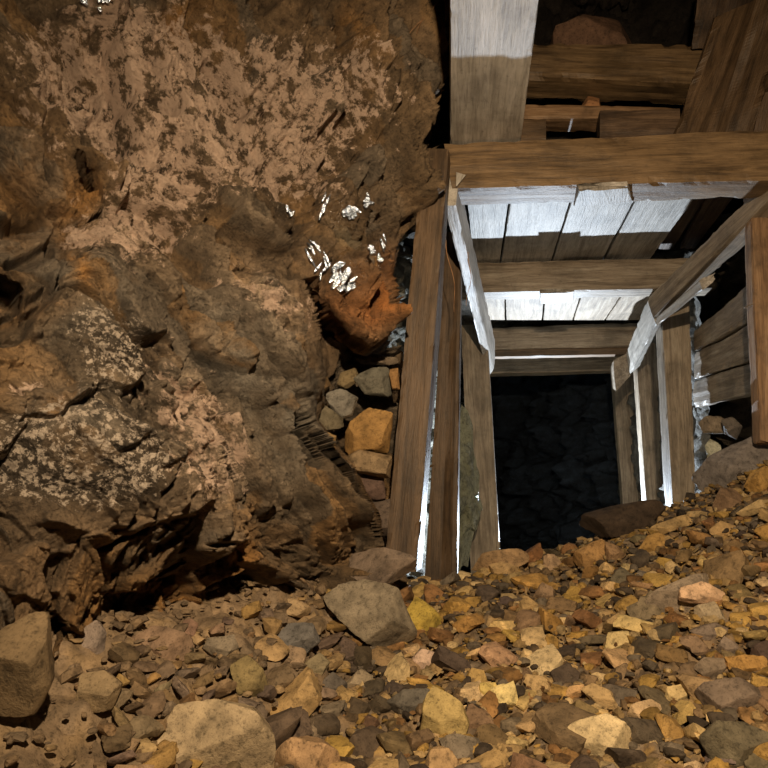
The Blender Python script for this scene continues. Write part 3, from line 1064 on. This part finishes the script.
def hero_stone(poly, colour, label, depth=None, thick=0.7, cat='stone', name='stone', group=None, top=0.0, seed=None, rough=0.05, facets=2, material=None):
    """angular stone with the outline poly (pixels); distance from the ground under its lowest edge unless given"""
    r = np.random.default_rng(seed if seed is not None else abs(hash(tuple(map(tuple, poly)))) % 9999)
    P = np.array(poly, float)
    c = P.mean(0)
    if depth is None:
        lo = P[P[:, 1].argmax()]
        hit = ground_hit(c[0], P[:, 1].max() - 0.25 * (P[:, 1].max() - P[:, 1].min()))
        depth = hit.y
    ctr = at(c[0], c[1], depth)
    zc = (ctr - CAM).dot(-FWV)           # distance along the optical axis
    s = zc / F
    Q = (P - c) * s * np.array((1, -1))
    size = 0.5 * (np.ptp(Q[:, 0]) + np.ptp(Q[:, 1])) / 2
    th = size * thick
    planes = []
    area = 0
    n = len(Q)
    for k in range(n):
        a, b_ = Q[k], Q[(k + 1) % n]
        area += a[0] * b_[1] - b_[0] * a[1]
    sg = 1 if area > 0 else -1
    for k in range(n):
        a, b_ = Q[k], Q[(k + 1) % n]
        e = b_ - a
        nn = np.array((e[1], -e[0])) * sg
        L = np.linalg.norm(nn)
        if L < 1e-9:
            continue
        nn /= L
        d = nn @ a
        if d <= 1e-4:
            continue
        t1 = r.uniform(0.05, 0.45)
        t2 = r.uniform(-0.9, -0.3)
        for t in (t1, t2):
            m_ = math.sqrt(1 + t * t)
            planes.append(((nn[0], nn[1], t), d / m_))
    # front faces, the first tilted up so that the top catches light
    planes.append(((r.normal() * 0.2, -0.25 + r.normal() * 0.15, 1.0), th * 0.72))
    planes.append(((r.normal() * 0.25, top + 0.75 + r.normal() * 0.2, 0.8), th * 0.62))
    for k in range(facets):
        planes.append(((r.normal() * 0.9, r.normal() * 0.7, 1.0), th * r.uniform(0.75, 0.95)))
    planes.append(((0, 0, -1), th))
    V, Fc = star(planes, 5, 60)
    nz = fbm(V / size * 2.2 + r.uniform(0, 50), 4, 7) * rough + fbm(V / size * 9 + r.uniform(0, 50), 3, 8) * rough * 0.25
    V = V * (1 + nz)[:, None]
    R3 = np.array(Matrix((RTV, UPV, FWV)).transposed())
    W = V @ R3.T
    me = bpy.data.meshes.new(name)
    fast_mesh(me, W, Fc, 3, False)
    try:
        me.set_sharp_from_angle(angle=math.radians(24))
        me.polygons.foreach_set('use_smooth', np.ones(len(me.polygons), dtype=bool))
    except Exception:
        pass
    o = link_mesh(name, me, material or M_stone)
    o.location = ctr - FWV * (th * 0.35)
    o.color = pick_colour(colour, r, 0.05)
    tag(o, label, cat, group)
    return o


# loose stones packed in the hollow behind the broad post (distance: hollow floor behind the post line)
packed = [
    ([(337, 455), (342, 436), (360, 400), (392, 413), (391, 440), (388, 454), (352, 456)], (0.46, 0.27, 0.09), 'large ochre block in the hollow behind the broad post', 2.45),
    ([(340, 460), (358, 450), (392, 456), (390, 480), (362, 475), (340, 470)], (0.32, 0.22, 0.12), 'squared brown block under the large ochre block', 2.42),
    ([(352, 378), (372, 366), (386, 365), (397, 380), (393, 398), (364, 395)], (0.22, 0.20, 0.16), 'grey angular stone above the large ochre block', 2.52),
    ([(387, 366), (398, 368), (400, 390), (392, 390)], (0.42, 0.24, 0.09), 'small orange stone against the post, beside the grey angular one', 2.50),
    ([(352, 358), (366, 352), (400, 358), (400, 366), (360, 364)], (0.28, 0.21, 0.13), 'flat slab on top of the packed stones in the hollow', 2.60),
    ([(322, 392), (340, 387), (358, 398), (352, 416), (340, 420), (330, 410)], (0.30, 0.27, 0.21), 'pale grey slab in the hollow next to the rock face', 2.42),
    ([(301, 412), (322, 402), (342, 418), (345, 428), (322, 433), (304, 428)], (0.22, 0.185, 0.115), 'grey-brown stone below the pale grey slab', 2.36),
    ([(318, 348), (328, 340), (337, 350), (336, 364), (322, 364)], (0.26, 0.15, 0.09), 'small reddish stone at the dark back of the hollow', 2.55),
    ([(300, 362), (312, 356), (332, 384), (324, 392), (302, 394)], (0.20, 0.115, 0.06), 'dark reddish leaning stone in the hollow', 2.46),
    ([(306, 432), (322, 430), (336, 436), (334, 452), (318, 450)], (0.34, 0.22, 0.10), 'small tan stone at the lip of the hollow', 2.34),
    ([(356, 474), (384, 480), (386, 500), (366, 500)], (0.16, 0.11, 0.07), 'dark stone under the squared brown block', 2.48),
    ([(340, 372), (354, 366), (360, 378), (348, 390), (336, 386)], (0.25, 0.18, 0.11), 'brown wedge stone between reddish and grey stones', 2.52),
    ([(370, 502), (396, 498), (402, 536), (376, 540)], (0.14, 0.10, 0.065), 'dark block low behind the broad post', 2.52),
]
for k, (poly, c, lb, dep) in enumerate(packed):
    hero_stone(poly, tuple(0.8 * v for v in c), lb, depth=dep, thick=0.75, seed=100 + k, rough=0.05, name='packed_stone')  # shade of the hollow put into the stones: colours darkened

# shiny flakes added in place of back-lit glints on the rock face
wv_ = np.zeros(len(wall_left.data.vertices) * 3, dtype=np.float32)
wall_left.data.vertices.foreach_get('co', wv_)
wv_ = (wv_.reshape(-1, 3) - np.array(CAM)) @ np.array(ROT)
WALL_PX, WALL_PY, WALL_Y = CX - F * wv_[:, 0] / wv_[:, 2], CY + F * wv_[:, 1] / wv_[:, 2], np.abs(wv_[:, 2])
LAMP = Vector((0.16, -0.20, 1.78))


def add_glint(px, py, hw, hh, rot, seed, out=0.006):
    """thin crinkled flake added as a glint, turned to mirror the head lamp"""
    r = np.random.default_rng(seed)
    k_ = np.argmin((WALL_PX - px) ** 2 + (WALL_PY - py) ** 2 + 300 * WALL_Y)
    loc = Vector(wall_left.data.vertices[int(k_)].co)
    s_ = loc.y / F
    a_, b_ = hw * s_, hh * s_
    planes = []
    for k in range(11):
        t = k / 11 * 6.283 + r.uniform(-.25, .25)
        n_ = np.array((math.cos(t) / a_, math.sin(t) / b_, r.uniform(-.3, .3) / a_))
        planes.append((n_, r.uniform(.75, 1.15) / np.linalg.norm(n_)))
    planes += [((0, 0, 1), .006), ((0, 0, -1), .02)]
    V, Fc = star(planes, 5, 50)
    mn = min(a_, b_)
    cr = (fbm(V * np.array((.9, .9, .3)) / mn + seed, 3, 5) * .5 + fbm(V * np.array((2.5, 2.5, .5)) / mn + seed, 2, 15) * .16) * mn
    V[:, 2] += cr
    V[:, :2] += 0.25 * mn * np.stack([fbm(V * 60 + seed, 3, 25 + j) for j in range(2)], -1)
    n_ = ((CAM - loc).normalized() + (LAMP - loc).normalized()).normalized()
    n_ = (n_ + Vector((r.normal() * .06, 0, r.normal() * .06))).normalized()
    ax = Vector((0, 0, 1)).cross(n_).normalized()
    ay = n_.cross(ax)
    R3 = Matrix((ax, ay, n_)).transposed() @ Matrix.Rotation(math.radians(rot), 3, 'Z')
    W = V @ np.array(R3).T
    me = bpy.data.meshes.new('glint_flake')
    fast_mesh(me, W, Fc, 3, True)
    o = link_mesh('glint_flake', me, M_glint, wall_left)
    o.location = loc + n_ * out
    o.color = (0.62, 0.72, 0.88, 1)  # cool white of the glint put into the flake colour
    o['label'] = 'shiny flake added as a glint on the rock face'


fr = np.random.default_rng(3)
for k, a in enumerate([(325, 207, 4, 17, -8), (344, 213, 11, 7, -20), (351, 217, 8, 5, 30), (363, 203, 18, 3.5, -45), (314, 250, 4, 14, 25), (323, 268, 5, 15, 20),
                       (337, 274, 8, 12, -30), (352, 276, 8, 13, -20), (343, 284, 15, 5, 10), (376, 249, 6, 8, 20), (384, 240, 3, 8, 30), (290, 211, 4, 5, 0), (380, 262, 10, 3, -10), (84, 3, 9, 4, 10), (104, 5, 9, 5, -15)]):
    x_, y_, hw_, hh_, ro_ = a
    for q_ in range(5):
        f_ = fr.uniform(0.22, 0.5)
        u_, v_ = fr.uniform(-.9, .9) * hw_, fr.uniform(-.9, .9) * hh_
        c_, s_ = math.cos(math.radians(ro_)), math.sin(math.radians(ro_))
        add_glint(x_ + u_ * c_ + v_ * s_, y_ + u_ * s_ - v_ * c_, max(1.1, hw_ * f_ * 0.8), max(1.6, hh_ * f_ * 1.6), ro_ + fr.normal() * 25, 800 + k * 7 + q_)

# prominent stones on the rubble
big = [
    ([(146, 738), (170, 708), (205, 704), (252, 716), (274, 742), (270, 790), (160, 790)], (0.40, 0.30, 0.18), 'large pale slab at the foot of the rock face', .55, 'slab'),
    ([(262, 760), (285, 742), (322, 748), (345, 762), (360, 790), (265, 790)], (0.42, 0.29, 0.14), 'tan slab beside the large pale slab', .6, 'slab'),
    ([(318, 602), (334, 585), (366, 578), (398, 592), (408, 616), (421, 648), (398, 658), (372, 650), (345, 628)], (0.25, 0.20, 0.145), 'big grey-brown slab overhanging the rubble below the post', .75, 'slab'),
    ([(333, 552), (372, 546), (410, 556), (432, 572), (424, 584), (370, 586), (340, 574)], (0.20, 0.15, 0.10), 'long brown slab at the foot of the broad post', .6, 'slab'),
    ([(405, 610), (416, 596), (436, 612), (446, 628), (428, 642), (410, 632)], (0.44, 0.31, 0.06), 'yellow stained stone beside the big grey-brown slab', .8, 'stone'),
    ([(411, 660), (421, 650), (434, 653), (446, 665), (438, 675), (420, 672)], PINK, 'pale pinkish stone below the yellow stained one', .8, 'stone'),
    ([(418, 744), (422, 708), (432, 684), (446, 692), (462, 706), (470, 726), (462, 752), (440, 756)], (0.42, 0.30, 0.105), 'tall yellowish boulder in the rubble', .8, 'boulder'),
    ([(424, 768), (430, 752), (452, 752), (462, 768), (460, 785), (426, 785)], TAN, 'tan stone below the tall yellowish boulder', .8, 'stone'),
    ([(556, 744), (572, 728), (614, 715), (632, 730), (646, 752), (620, 768), (570, 768)], (0.60, 0.45, 0.25), 'largest pale tan block on the rubble slope', .7, 'block'),
    ([(638, 606), (660, 590), (700, 574), (738, 566), (732, 590), (700, 612), (664, 620)], (0.30, 0.22, 0.145), 'wide flat grey-brown slab in the rubble', .5, 'slab'),
    ([(678, 606), (682, 588), (706, 582), (728, 594), (726, 602), (702, 604)], PALE, 'bright tan stone lying on the wide flat slab', .6, 'stone'),
    ([(692, 608), (716, 602), (726, 616), (716, 626), (696, 624)], (0.36, 0.28, 0.18), 'squarish stone tucked under the bright tan one', .8, 'stone'),
    ([(564, 534), (576, 517), (620, 506), (664, 499), (672, 510), (652, 526), (610, 540), (572, 543)], (0.055, 0.036, 0.024), 'long dark slab along the crest of the rubble', .6, 'slab'),
    ([(632, 540), (655, 526), (690, 514), (708, 508), (706, 520), (676, 532), (650, 541)], TAN, 'long flat tan stone beside the dark crest slab', .5, 'stone'),
    ([(638, 552), (648, 537), (662, 532), (678, 544), (672, 553), (650, 556)], OCHRE, 'ochre stone under the long flat tan one', .8, 'stone'),
    ([(567, 572), (576, 552), (606, 537), (618, 560), (598, 572)], (0.42, 0.26, 0.085), 'broad ochre stone under the dark crest slab', .7, 'stone'),
    ([(464, 582), (482, 555), (520, 547), (534, 556), (528, 566), (510, 582), (486, 576)], (0.36, 0.22, 0.11), 'brown stone on the crest before the dark mouth', .7, 'stone'),
    ([(488, 565), (500, 562), (522, 568), (516, 582), (494, 578)], (0.44, 0.30, 0.15), 'small tan stone leaning on the brown crest stone', .8, 'stone'),
    ([(384, 706), (402, 692), (428, 690), (436, 704), (420, 720), (396, 718)], (0.12, 0.105, 0.09), 'dark charcoal stone beside the tall yellowish boulder', .8, 'stone'),
    ([(272, 642), (286, 624), (312, 624), (320, 644), (302, 660), (280, 656)], (0.16, 0.14, 0.115), 'dark grey stone left of the big grey-brown slab', .8, 'stone'),
    ([(228, 668), (244, 656), (262, 672), (268, 696), (256, 706), (238, 694)], (0.24, 0.17, 0.10), 'upright brown stone near the rock face', .8, 'stone'),
    ([(296, 670), (318, 654), (330, 664), (322, 680), (300, 684)], (0.22, 0.18, 0.135), 'greyish stone below the dark grey one', .8, 'stone'),
    ([(314, 690), (332, 672), (350, 688), (346, 696), (318, 696)], (0.13, 0.11, 0.09), 'dark triangular stone in the rubble', .8, 'stone'),
    ([(344, 684), (360, 670), (374, 678), (368, 692), (350, 692)], (0.32, 0.27, 0.20), 'small pale grey stone beside the dark triangular one', .8, 'stone'),
    ([(476, 700), (480, 684), (498, 682), (500, 700), (488, 704)], PALE, 'bright squarish tan stone amid the rubble', .8, 'stone'),
    ([(466, 690), (470, 668), (486, 672), (488, 682), (474, 690)], TAN, 'tan wedge stone next to the bright squarish one', .7, 'stone'),
    ([(604, 650), (608, 634), (630, 632), (632, 650), (618, 654)], PALE, 'square pale stone below the wide flat slab', .8, 'stone'),
    ([(664, 704), (668, 688), (686, 684), (690, 702), (678, 710)], PALE, 'square pale stone beside dark boulders', .8, 'stone'),
    ([(624, 726), (632, 706), (656, 700), (668, 710), (650, 720), (636, 730)], PALE, 'flat pale stone above the largest tan block', .6, 'stone'),
    ([(575, 692), (590, 684), (612, 692), (624, 708), (612, 714), (592, 702)], TAN, 'long flat tan stone left of the flat pale stone', .5, 'stone'),
    ([(708, 532), (724, 520), (744, 528), (742, 538), (716, 538)], TAN, 'tan lozenge stone near the right crest', .6, 'stone'),
    ([(712, 508), (722, 488), (742, 484), (746, 498), (736, 514), (718, 518)], (0.24, 0.15, 0.09), 'brown boulder on the right crest', .8, 'boulder'),
    ([(744, 492), (752, 474), (768, 466), (785, 470), (785, 490), (758, 498)], (0.42, 0.26, 0.10), 'ochre boulder on the right crest by the cut off upright', .8, 'boulder'),
    ([(732, 516), (760, 500), (780, 498), (780, 506), (744, 520)], TAN, 'flat tan shard below the right crest boulders', .5, 'stone'),
    ([(690, 700), (708, 684), (742, 680), (768, 694), (772, 716), (740, 724), (704, 716)], (0.17, 0.135, 0.10), 'broad dark boulder at the right of the rubble', .7, 'boulder'),
    ([(700, 742), (720, 724), (752, 726), (780, 740), (780, 775), (716, 772)], (0.14, 0.11, 0.08), 'dark boulder below the broad dark one', .7, 'boulder'),
    ([(694, 670), (706, 658), (726, 660), (730, 676), (710, 684)], (0.20, 0.155, 0.11), 'dark brown stone above the broad dark boulder', .8, 'stone'),
    ([(716, 652), (726, 636), (740, 646), (734, 662)], (0.27, 0.21, 0.145), 'grey block beside the dark brown stone', .8, 'stone'),
    ([(690, 632), (716, 624), (734, 630), (720, 642), (700, 642)], (0.20, 0.155, 0.11), 'low dark stone under the squarish one', .7, 'stone'),
    ([(560, 600), (572, 586), (588, 590), (586, 602), (570, 606)], OCHRE, 'ochre stone in the middle of the slope', .8, 'stone'),
    ([(532, 600), (542, 582), (554, 588), (556, 600), (542, 606)], (0.30, 0.20, 0.11), 'brown pointed stone below the crest', .8, 'stone'),
    ([(514, 612), (526, 594), (540, 606), (534, 614), (520, 616)], TAN, 'tan pointed stone below the brown crest stone', .7, 'stone'),
    ([(542, 650), (548, 632), (558, 636), (560, 652), (550, 658)], OCHRE, 'narrow ochre stone standing in dark gravel', .8, 'stone'),
    ([(580, 680), (598, 672), (612, 676), (616, 684), (598, 688)], PALE, 'flat pale shard in dark gravel', .5, 'stone'),
    ([(606, 540), (618, 546), (628, 556), (616, 566), (606, 560)], (0.30, 0.19, 0.09), 'brown stone right of the broad ochre stone', .8, 'stone'),
    ([(-10, 640), (0, 606), (24, 602), (40, 640), (44, 690), (30, 722), (-10, 722)], (0.20, 0.138, 0.080), 'tall tan block leaning on the rock face', .7, 'block'),
    ([(56, 700), (70, 676), (96, 668), (120, 686), (110, 712), (80, 718)], (0.27, 0.20, 0.13), 'brown slab below the overhang of the rock face', .6, 'slab'),
    ([(126, 640), (150, 626), (186, 636), (194, 658), (170, 668), (134, 660)], (0.28, 0.20, 0.12), 'rounded brown boulder under the rock face overhang', .7, 'boulder'),
    ([(64, 644), (90, 620), (104, 634), (100, 664), (74, 668)], (0.30, 0.25, 0.19), 'pale grey block in the corner of the rock face', .7, 'block'),
    ([(196, 656), (206, 640), (232, 634), (238, 650), (224, 664)], (0.24, 0.195, 0.145), 'grey-brown stone against the rock face', .7, 'stone'),
]
for k, (poly, c, lb, th, cat) in enumerate(big):
    dep = None
    if lb.startswith('bright tan stone lying'):
        dep = ground_hit(702, 606).y - 0.03
    if lb.startswith('long brown slab at'):
        dep = 2.14
    if lb.startswith('big grey-brown slab'):
        dep = 2.02
    if lb.startswith('tall tan block'):
        dep = 1.02
    if lb.startswith('pale grey block in the corner'):
        dep = 1.34
    if lb.startswith('rounded brown boulder under'):
        dep = 1.48
    if lb.startswith('long dark slab along'):
        dep = 2.93
    hero_stone(poly, c, lb, depth=dep, thick=th, seed=300 + k, cat=cat, name=cat if cat != 'stone' else 'rubble_stone', top=0.25, rough=0.07)

# grey rubble by the right posts
side = [
    ([(699, 424), (706, 416), (722, 416), (732, 424), (724, 434), (704, 434)], (0.22, 0.17, 0.11), 'brown rounded stone below the lagging boards', 3.3),
    ([(722, 420), (734, 416), (744, 428), (738, 440), (726, 434)], (0.12, 0.10, 0.08), 'dark stone below the lagging boards', 3.2),
    ([(706, 446), (712, 436), (722, 446), (720, 458), (710, 466)], (0.50, 0.48, 0.44), 'whitish slab standing by the right posts', 3.3),
    ([(696, 470), (716, 456), (752, 440), (790, 424), (800, 470), (760, 486), (720, 498), (694, 500)], (0.20, 0.18, 0.15), 'big grey sloping rock beside the right posts', 2.96),
]
for k, (poly, c, lb, dep) in enumerate(side):
    hero_stone(poly, c, lb, depth=dep, thick=0.8, seed=500 + k, name='side_rock', rough=0.09)
hero_stone([(452, 425), (462, 415), (472, 440), (481, 490), (483, 508), (476, 540), (470, 572), (452, 580)], (0.46, 0.44, 0.36), 'glistening grey rock between the split post and the greyish post', depth=4.0, thick=1.6, seed=530, name='wall_rock', cat='rock', rough=0.55, facets=9, material=M_wetstone)
hero_stone([(546, 58), (550, 36), (556, 22), (580, 12), (612, 14), (640, 24), (648, 44), (648, 58)], (0.16, 0.085, 0.06), 'dark reddish rock lodged above the hewn log', depth=3.14, thick=0.9, seed=520, name='roof_rock', cat='rock')
hero_stone([(574, 116), (590, 92), (600, 96), (604, 116)], (0.40, 0.20, 0.08), 'small orange rock under the hewn log', depth=3.1, thick=0.9, seed=521, name='roof_rock', cat='rock')

# ------------------------------------------------------------------ middling stones, each its own object
templates = []
for k in range(26):
    V, Fc = star(random_planes(rng, 5), 3, 90)
    V = V * (1 + 0.03 * fbm(V * 2.5 + k * 7, 3, 9))[:, None]
    V /= np.abs(V).max()
    me = bpy.data.meshes.new('rubble_stone')
    fast_mesh(me, V, Fc, 3, True)
    try:
        me.set_sharp_from_angle(angle=math.radians(22))
    except Exception:
        pass
    me.materials.append(M_stone)
    templates.append(me)

kinds = {'tan': (TAN, 'tan'), 'pale': (PALE, 'pale tan'), 'ochre': (OCHRE, 'ochre'), 'rust': (RUST, 'rusty brown'), 'brown': (BROWN, 'brown'), 'grey': (GREY, 'grey'), 'dark': (DARK, 'dark')}
W_right = (['tan'] * 4 + ['pale'] * 2 + ['ochre'] * 3 + ['rust'] * 2 + ['brown'] * 4 + ['grey'] * 2 + ['dark'] * 3)
W_left = (['tan'] * 2 + ['ochre'] * 1 + ['brown'] * 4 + ['grey'] * 4 + ['dark'] * 5 + ['rust'])
occupied = []
for poly, *_ in big:
    P = np.array(poly, float)
    occupied.append((P[:, 0].mean(), P[:, 1].mean(), 0.36 * (np.ptp(P[:, 0]) + np.ptp(P[:, 1])) / 2))
rnd = random.Random(77)


def crest_y(x):
    return float(np.interp(x, [300, 420, 500, 590, 640, 700, 768], [585, 582, 560, 545, 520, 505, 492]))


def rand_rot(r):
    a = r.normal(size=3)
    a /= np.linalg.norm(a)
    return Matrix.Rotation(r.uniform(0, 6.283), 3, Vector(a))


heroes = []
for poly, _c, lb, *_ in big:
    P = np.array(poly, float)
    short = lb
    for cutw in (' at ', ' beside', ' overhanging', ' below', ' in ', ' on ', ' lying', ' tucked', ' along', ' under', ' before', ' leaning', ' left ', ' near', ' amid', ' next', ' above', ' by ', ' standing', ' right of', ' against'):
        short = short.split(cutw)[0]
    if len(short.split()) > 2 and len([1 for b2 in big if b2[2].startswith(short)]) == 1:
        heroes.append((P[:, 0].mean(), P[:, 1].mean(), short))
count, tries = 0, 0
while count < 285 and tries < 9000:
    tries += 1
    px = rnd.uniform(110, 785)
    top_y = crest_y(px) if px > 300 else 600 + (300 - px) * 0.3
    py = top_y + (790 - top_y) * rnd.random() ** 0.9
    spx = rnd.uniform(9, 17) if rnd.random() < 0.78 else rnd.uniform(17, 27)
    if px < 260:
        spx *= 0.75
    spx *= 0.75 + 0.45 * (py - 560) / 200
    if any((px - a) ** 2 + (py - b_) ** 2 < (0.68 * (c + spx)) ** 2 for a, b_, c in occupied):
        continue
    hit = ground_hit(px, py)
    if hit is None or hit.y > 3.5:
        continue
    occupied.append((px, py, spx))
    s = spx * hit.y / F
    left = px < 330 + 60 * rnd.random() or (py > 690 and px < 420)
    key = rnd.choice(W_left if left else W_right)
    c, word = kinds[key]
    o = bpy.data.objects.new('rubble_stone', templates[rnd.randrange(len(templates))])
    col.objects.link(o)
    sc = np.array((rng.uniform(0.85, 1.35), rng.uniform(0.8, 1.2), rng.uniform(0.35, 0.75))) * s * 1.15
    tilt = Matrix.Rotation(rng.normal() * 0.35, 3, 'X') @ Matrix.Rotation(rng.normal() * 0.35, 3, 'Y')
    R3 = tilt @ Matrix.Rotation(rng.uniform(0, 6.28), 3, 'Z')
    o.rotation_euler = R3.to_euler()
    o.scale = sc
    o.location = (hit.x, hit.y, ground(hit.x, hit.y) + sc[2] * 0.42)
    if hit.x < -0.45:
        c = tuple(0.6 * a + 0.4 * b_ for a, b_ in zip(c, (0.25, 0.175, 0.105)))
    o.color = pick_colour(c, rng, 0.22)
    size_word = 'small' if spx < 14 else 'fist-sized'
    shape = 'flat' if sc[2] < 0.5 * max(sc[0], sc[1]) else ('long' if max(sc[0], sc[1]) > 1.35 * min(sc[0], sc[1]) else 'blocky')
    nb_ = min(heroes, key=lambda h_: (h_[0] - px) ** 2 + (h_[1] - py) ** 2)[2]
    tag(o, f'{size_word} {shape} {word} stone near the {nb_}', 'stone', 'loose stones of the rubble slope')
    count += 1

# ------------------------------------------------------------------ the rest of the rubble: countless chips, one object
def gravel():
    tem = []
    for k in range(24):
        V, Fc = star(random_planes(rng, 4), 2 if k % 3 == 0 else 1)
        tem.append((V / np.abs(V).max(), Fc))
    allV, allF, allC = [], [], []
    base = 0
    pal_r = np.array([kinds[k][0] for k in W_right])
    pal_l = np.array([kinds[k][0] for k in W_left])
    n = 15000
    # even cover of the slope, denser where it is seen close
    X = rng.uniform(-1.0, 1.5, n)
    Yv = 0.75 + (3.75 - 0.75) * rng.random(n)
    Z = ground_np(X, Yv)
    keep = ~((X < -0.5) & (rng.random(n) < 0.55))
    X, Yv, Z = X[keep], Yv[keep], Z[keep]
    n = len(X)
    size = 0.006 + 0.020 * rng.random(n) ** 2.2
    big_ = rng.random(n) < 0.06
    size[big_] *= 1.5
    size *= np.interp(Yv, [0.8, 1.6, 3.2], [0.65, 0.85, 1.15])
    for i in range(n):
        V, Fc = tem[i % len(tem)]
        if size[i] < 0.012 and len(V) > 50:
            V, Fc = tem[(i + 1) % len(tem)]
        s = size[i]
        sc = np.array((rng.uniform(0.8, 1.5), rng.uniform(0.6, 1.1), rng.uniform(0.4, 0.9))) * s
        a = rng.uniform(0, 6.283)
        t = rng.normal() * 0.5
        ca, sa, ct, st = math.cos(a), math.sin(a), math.cos(t), math.sin(t)
        Rm = np.array(((ca, -sa, 0), (sa, ca, 0), (0, 0, 1))) @ np.array(((1, 0, 0), (0, ct, -st), (0, st, ct)))
        W = (V * sc) @ Rm.T + np.array((X[i], Yv[i], Z[i] + 0.2 * s + 0.004))
        allV.append(W)
        allF.append(Fc + base)
        base += len(V)
        lf = X[i] < -0.35 + 0.15 * rng.normal()
        pal = pal_l if lf else pal_r
        c = pal[rng.integers(len(pal))] * rng.uniform(0.45, 1.0)
        if X[i] < -0.45:
            c = 0.45 * c + 0.55 * np.array((0.25, 0.175, 0.105))
        allC.append(np.repeat(c[None], len(V), 0))
    me = bpy.data.meshes.new('gravel')
    fast_mesh(me, np.concatenate(allV), np.concatenate(allF), 3, False)
    set_col(me, np.clip(np.concatenate(allC), 0.01, 0.9))
    o = link_mesh('gravel', me, M_rubble)
    o['kind'] = 'stuff'
    tag(o, 'countless small tan and dark stone chips covering the slope', 'gravel')


gravel()
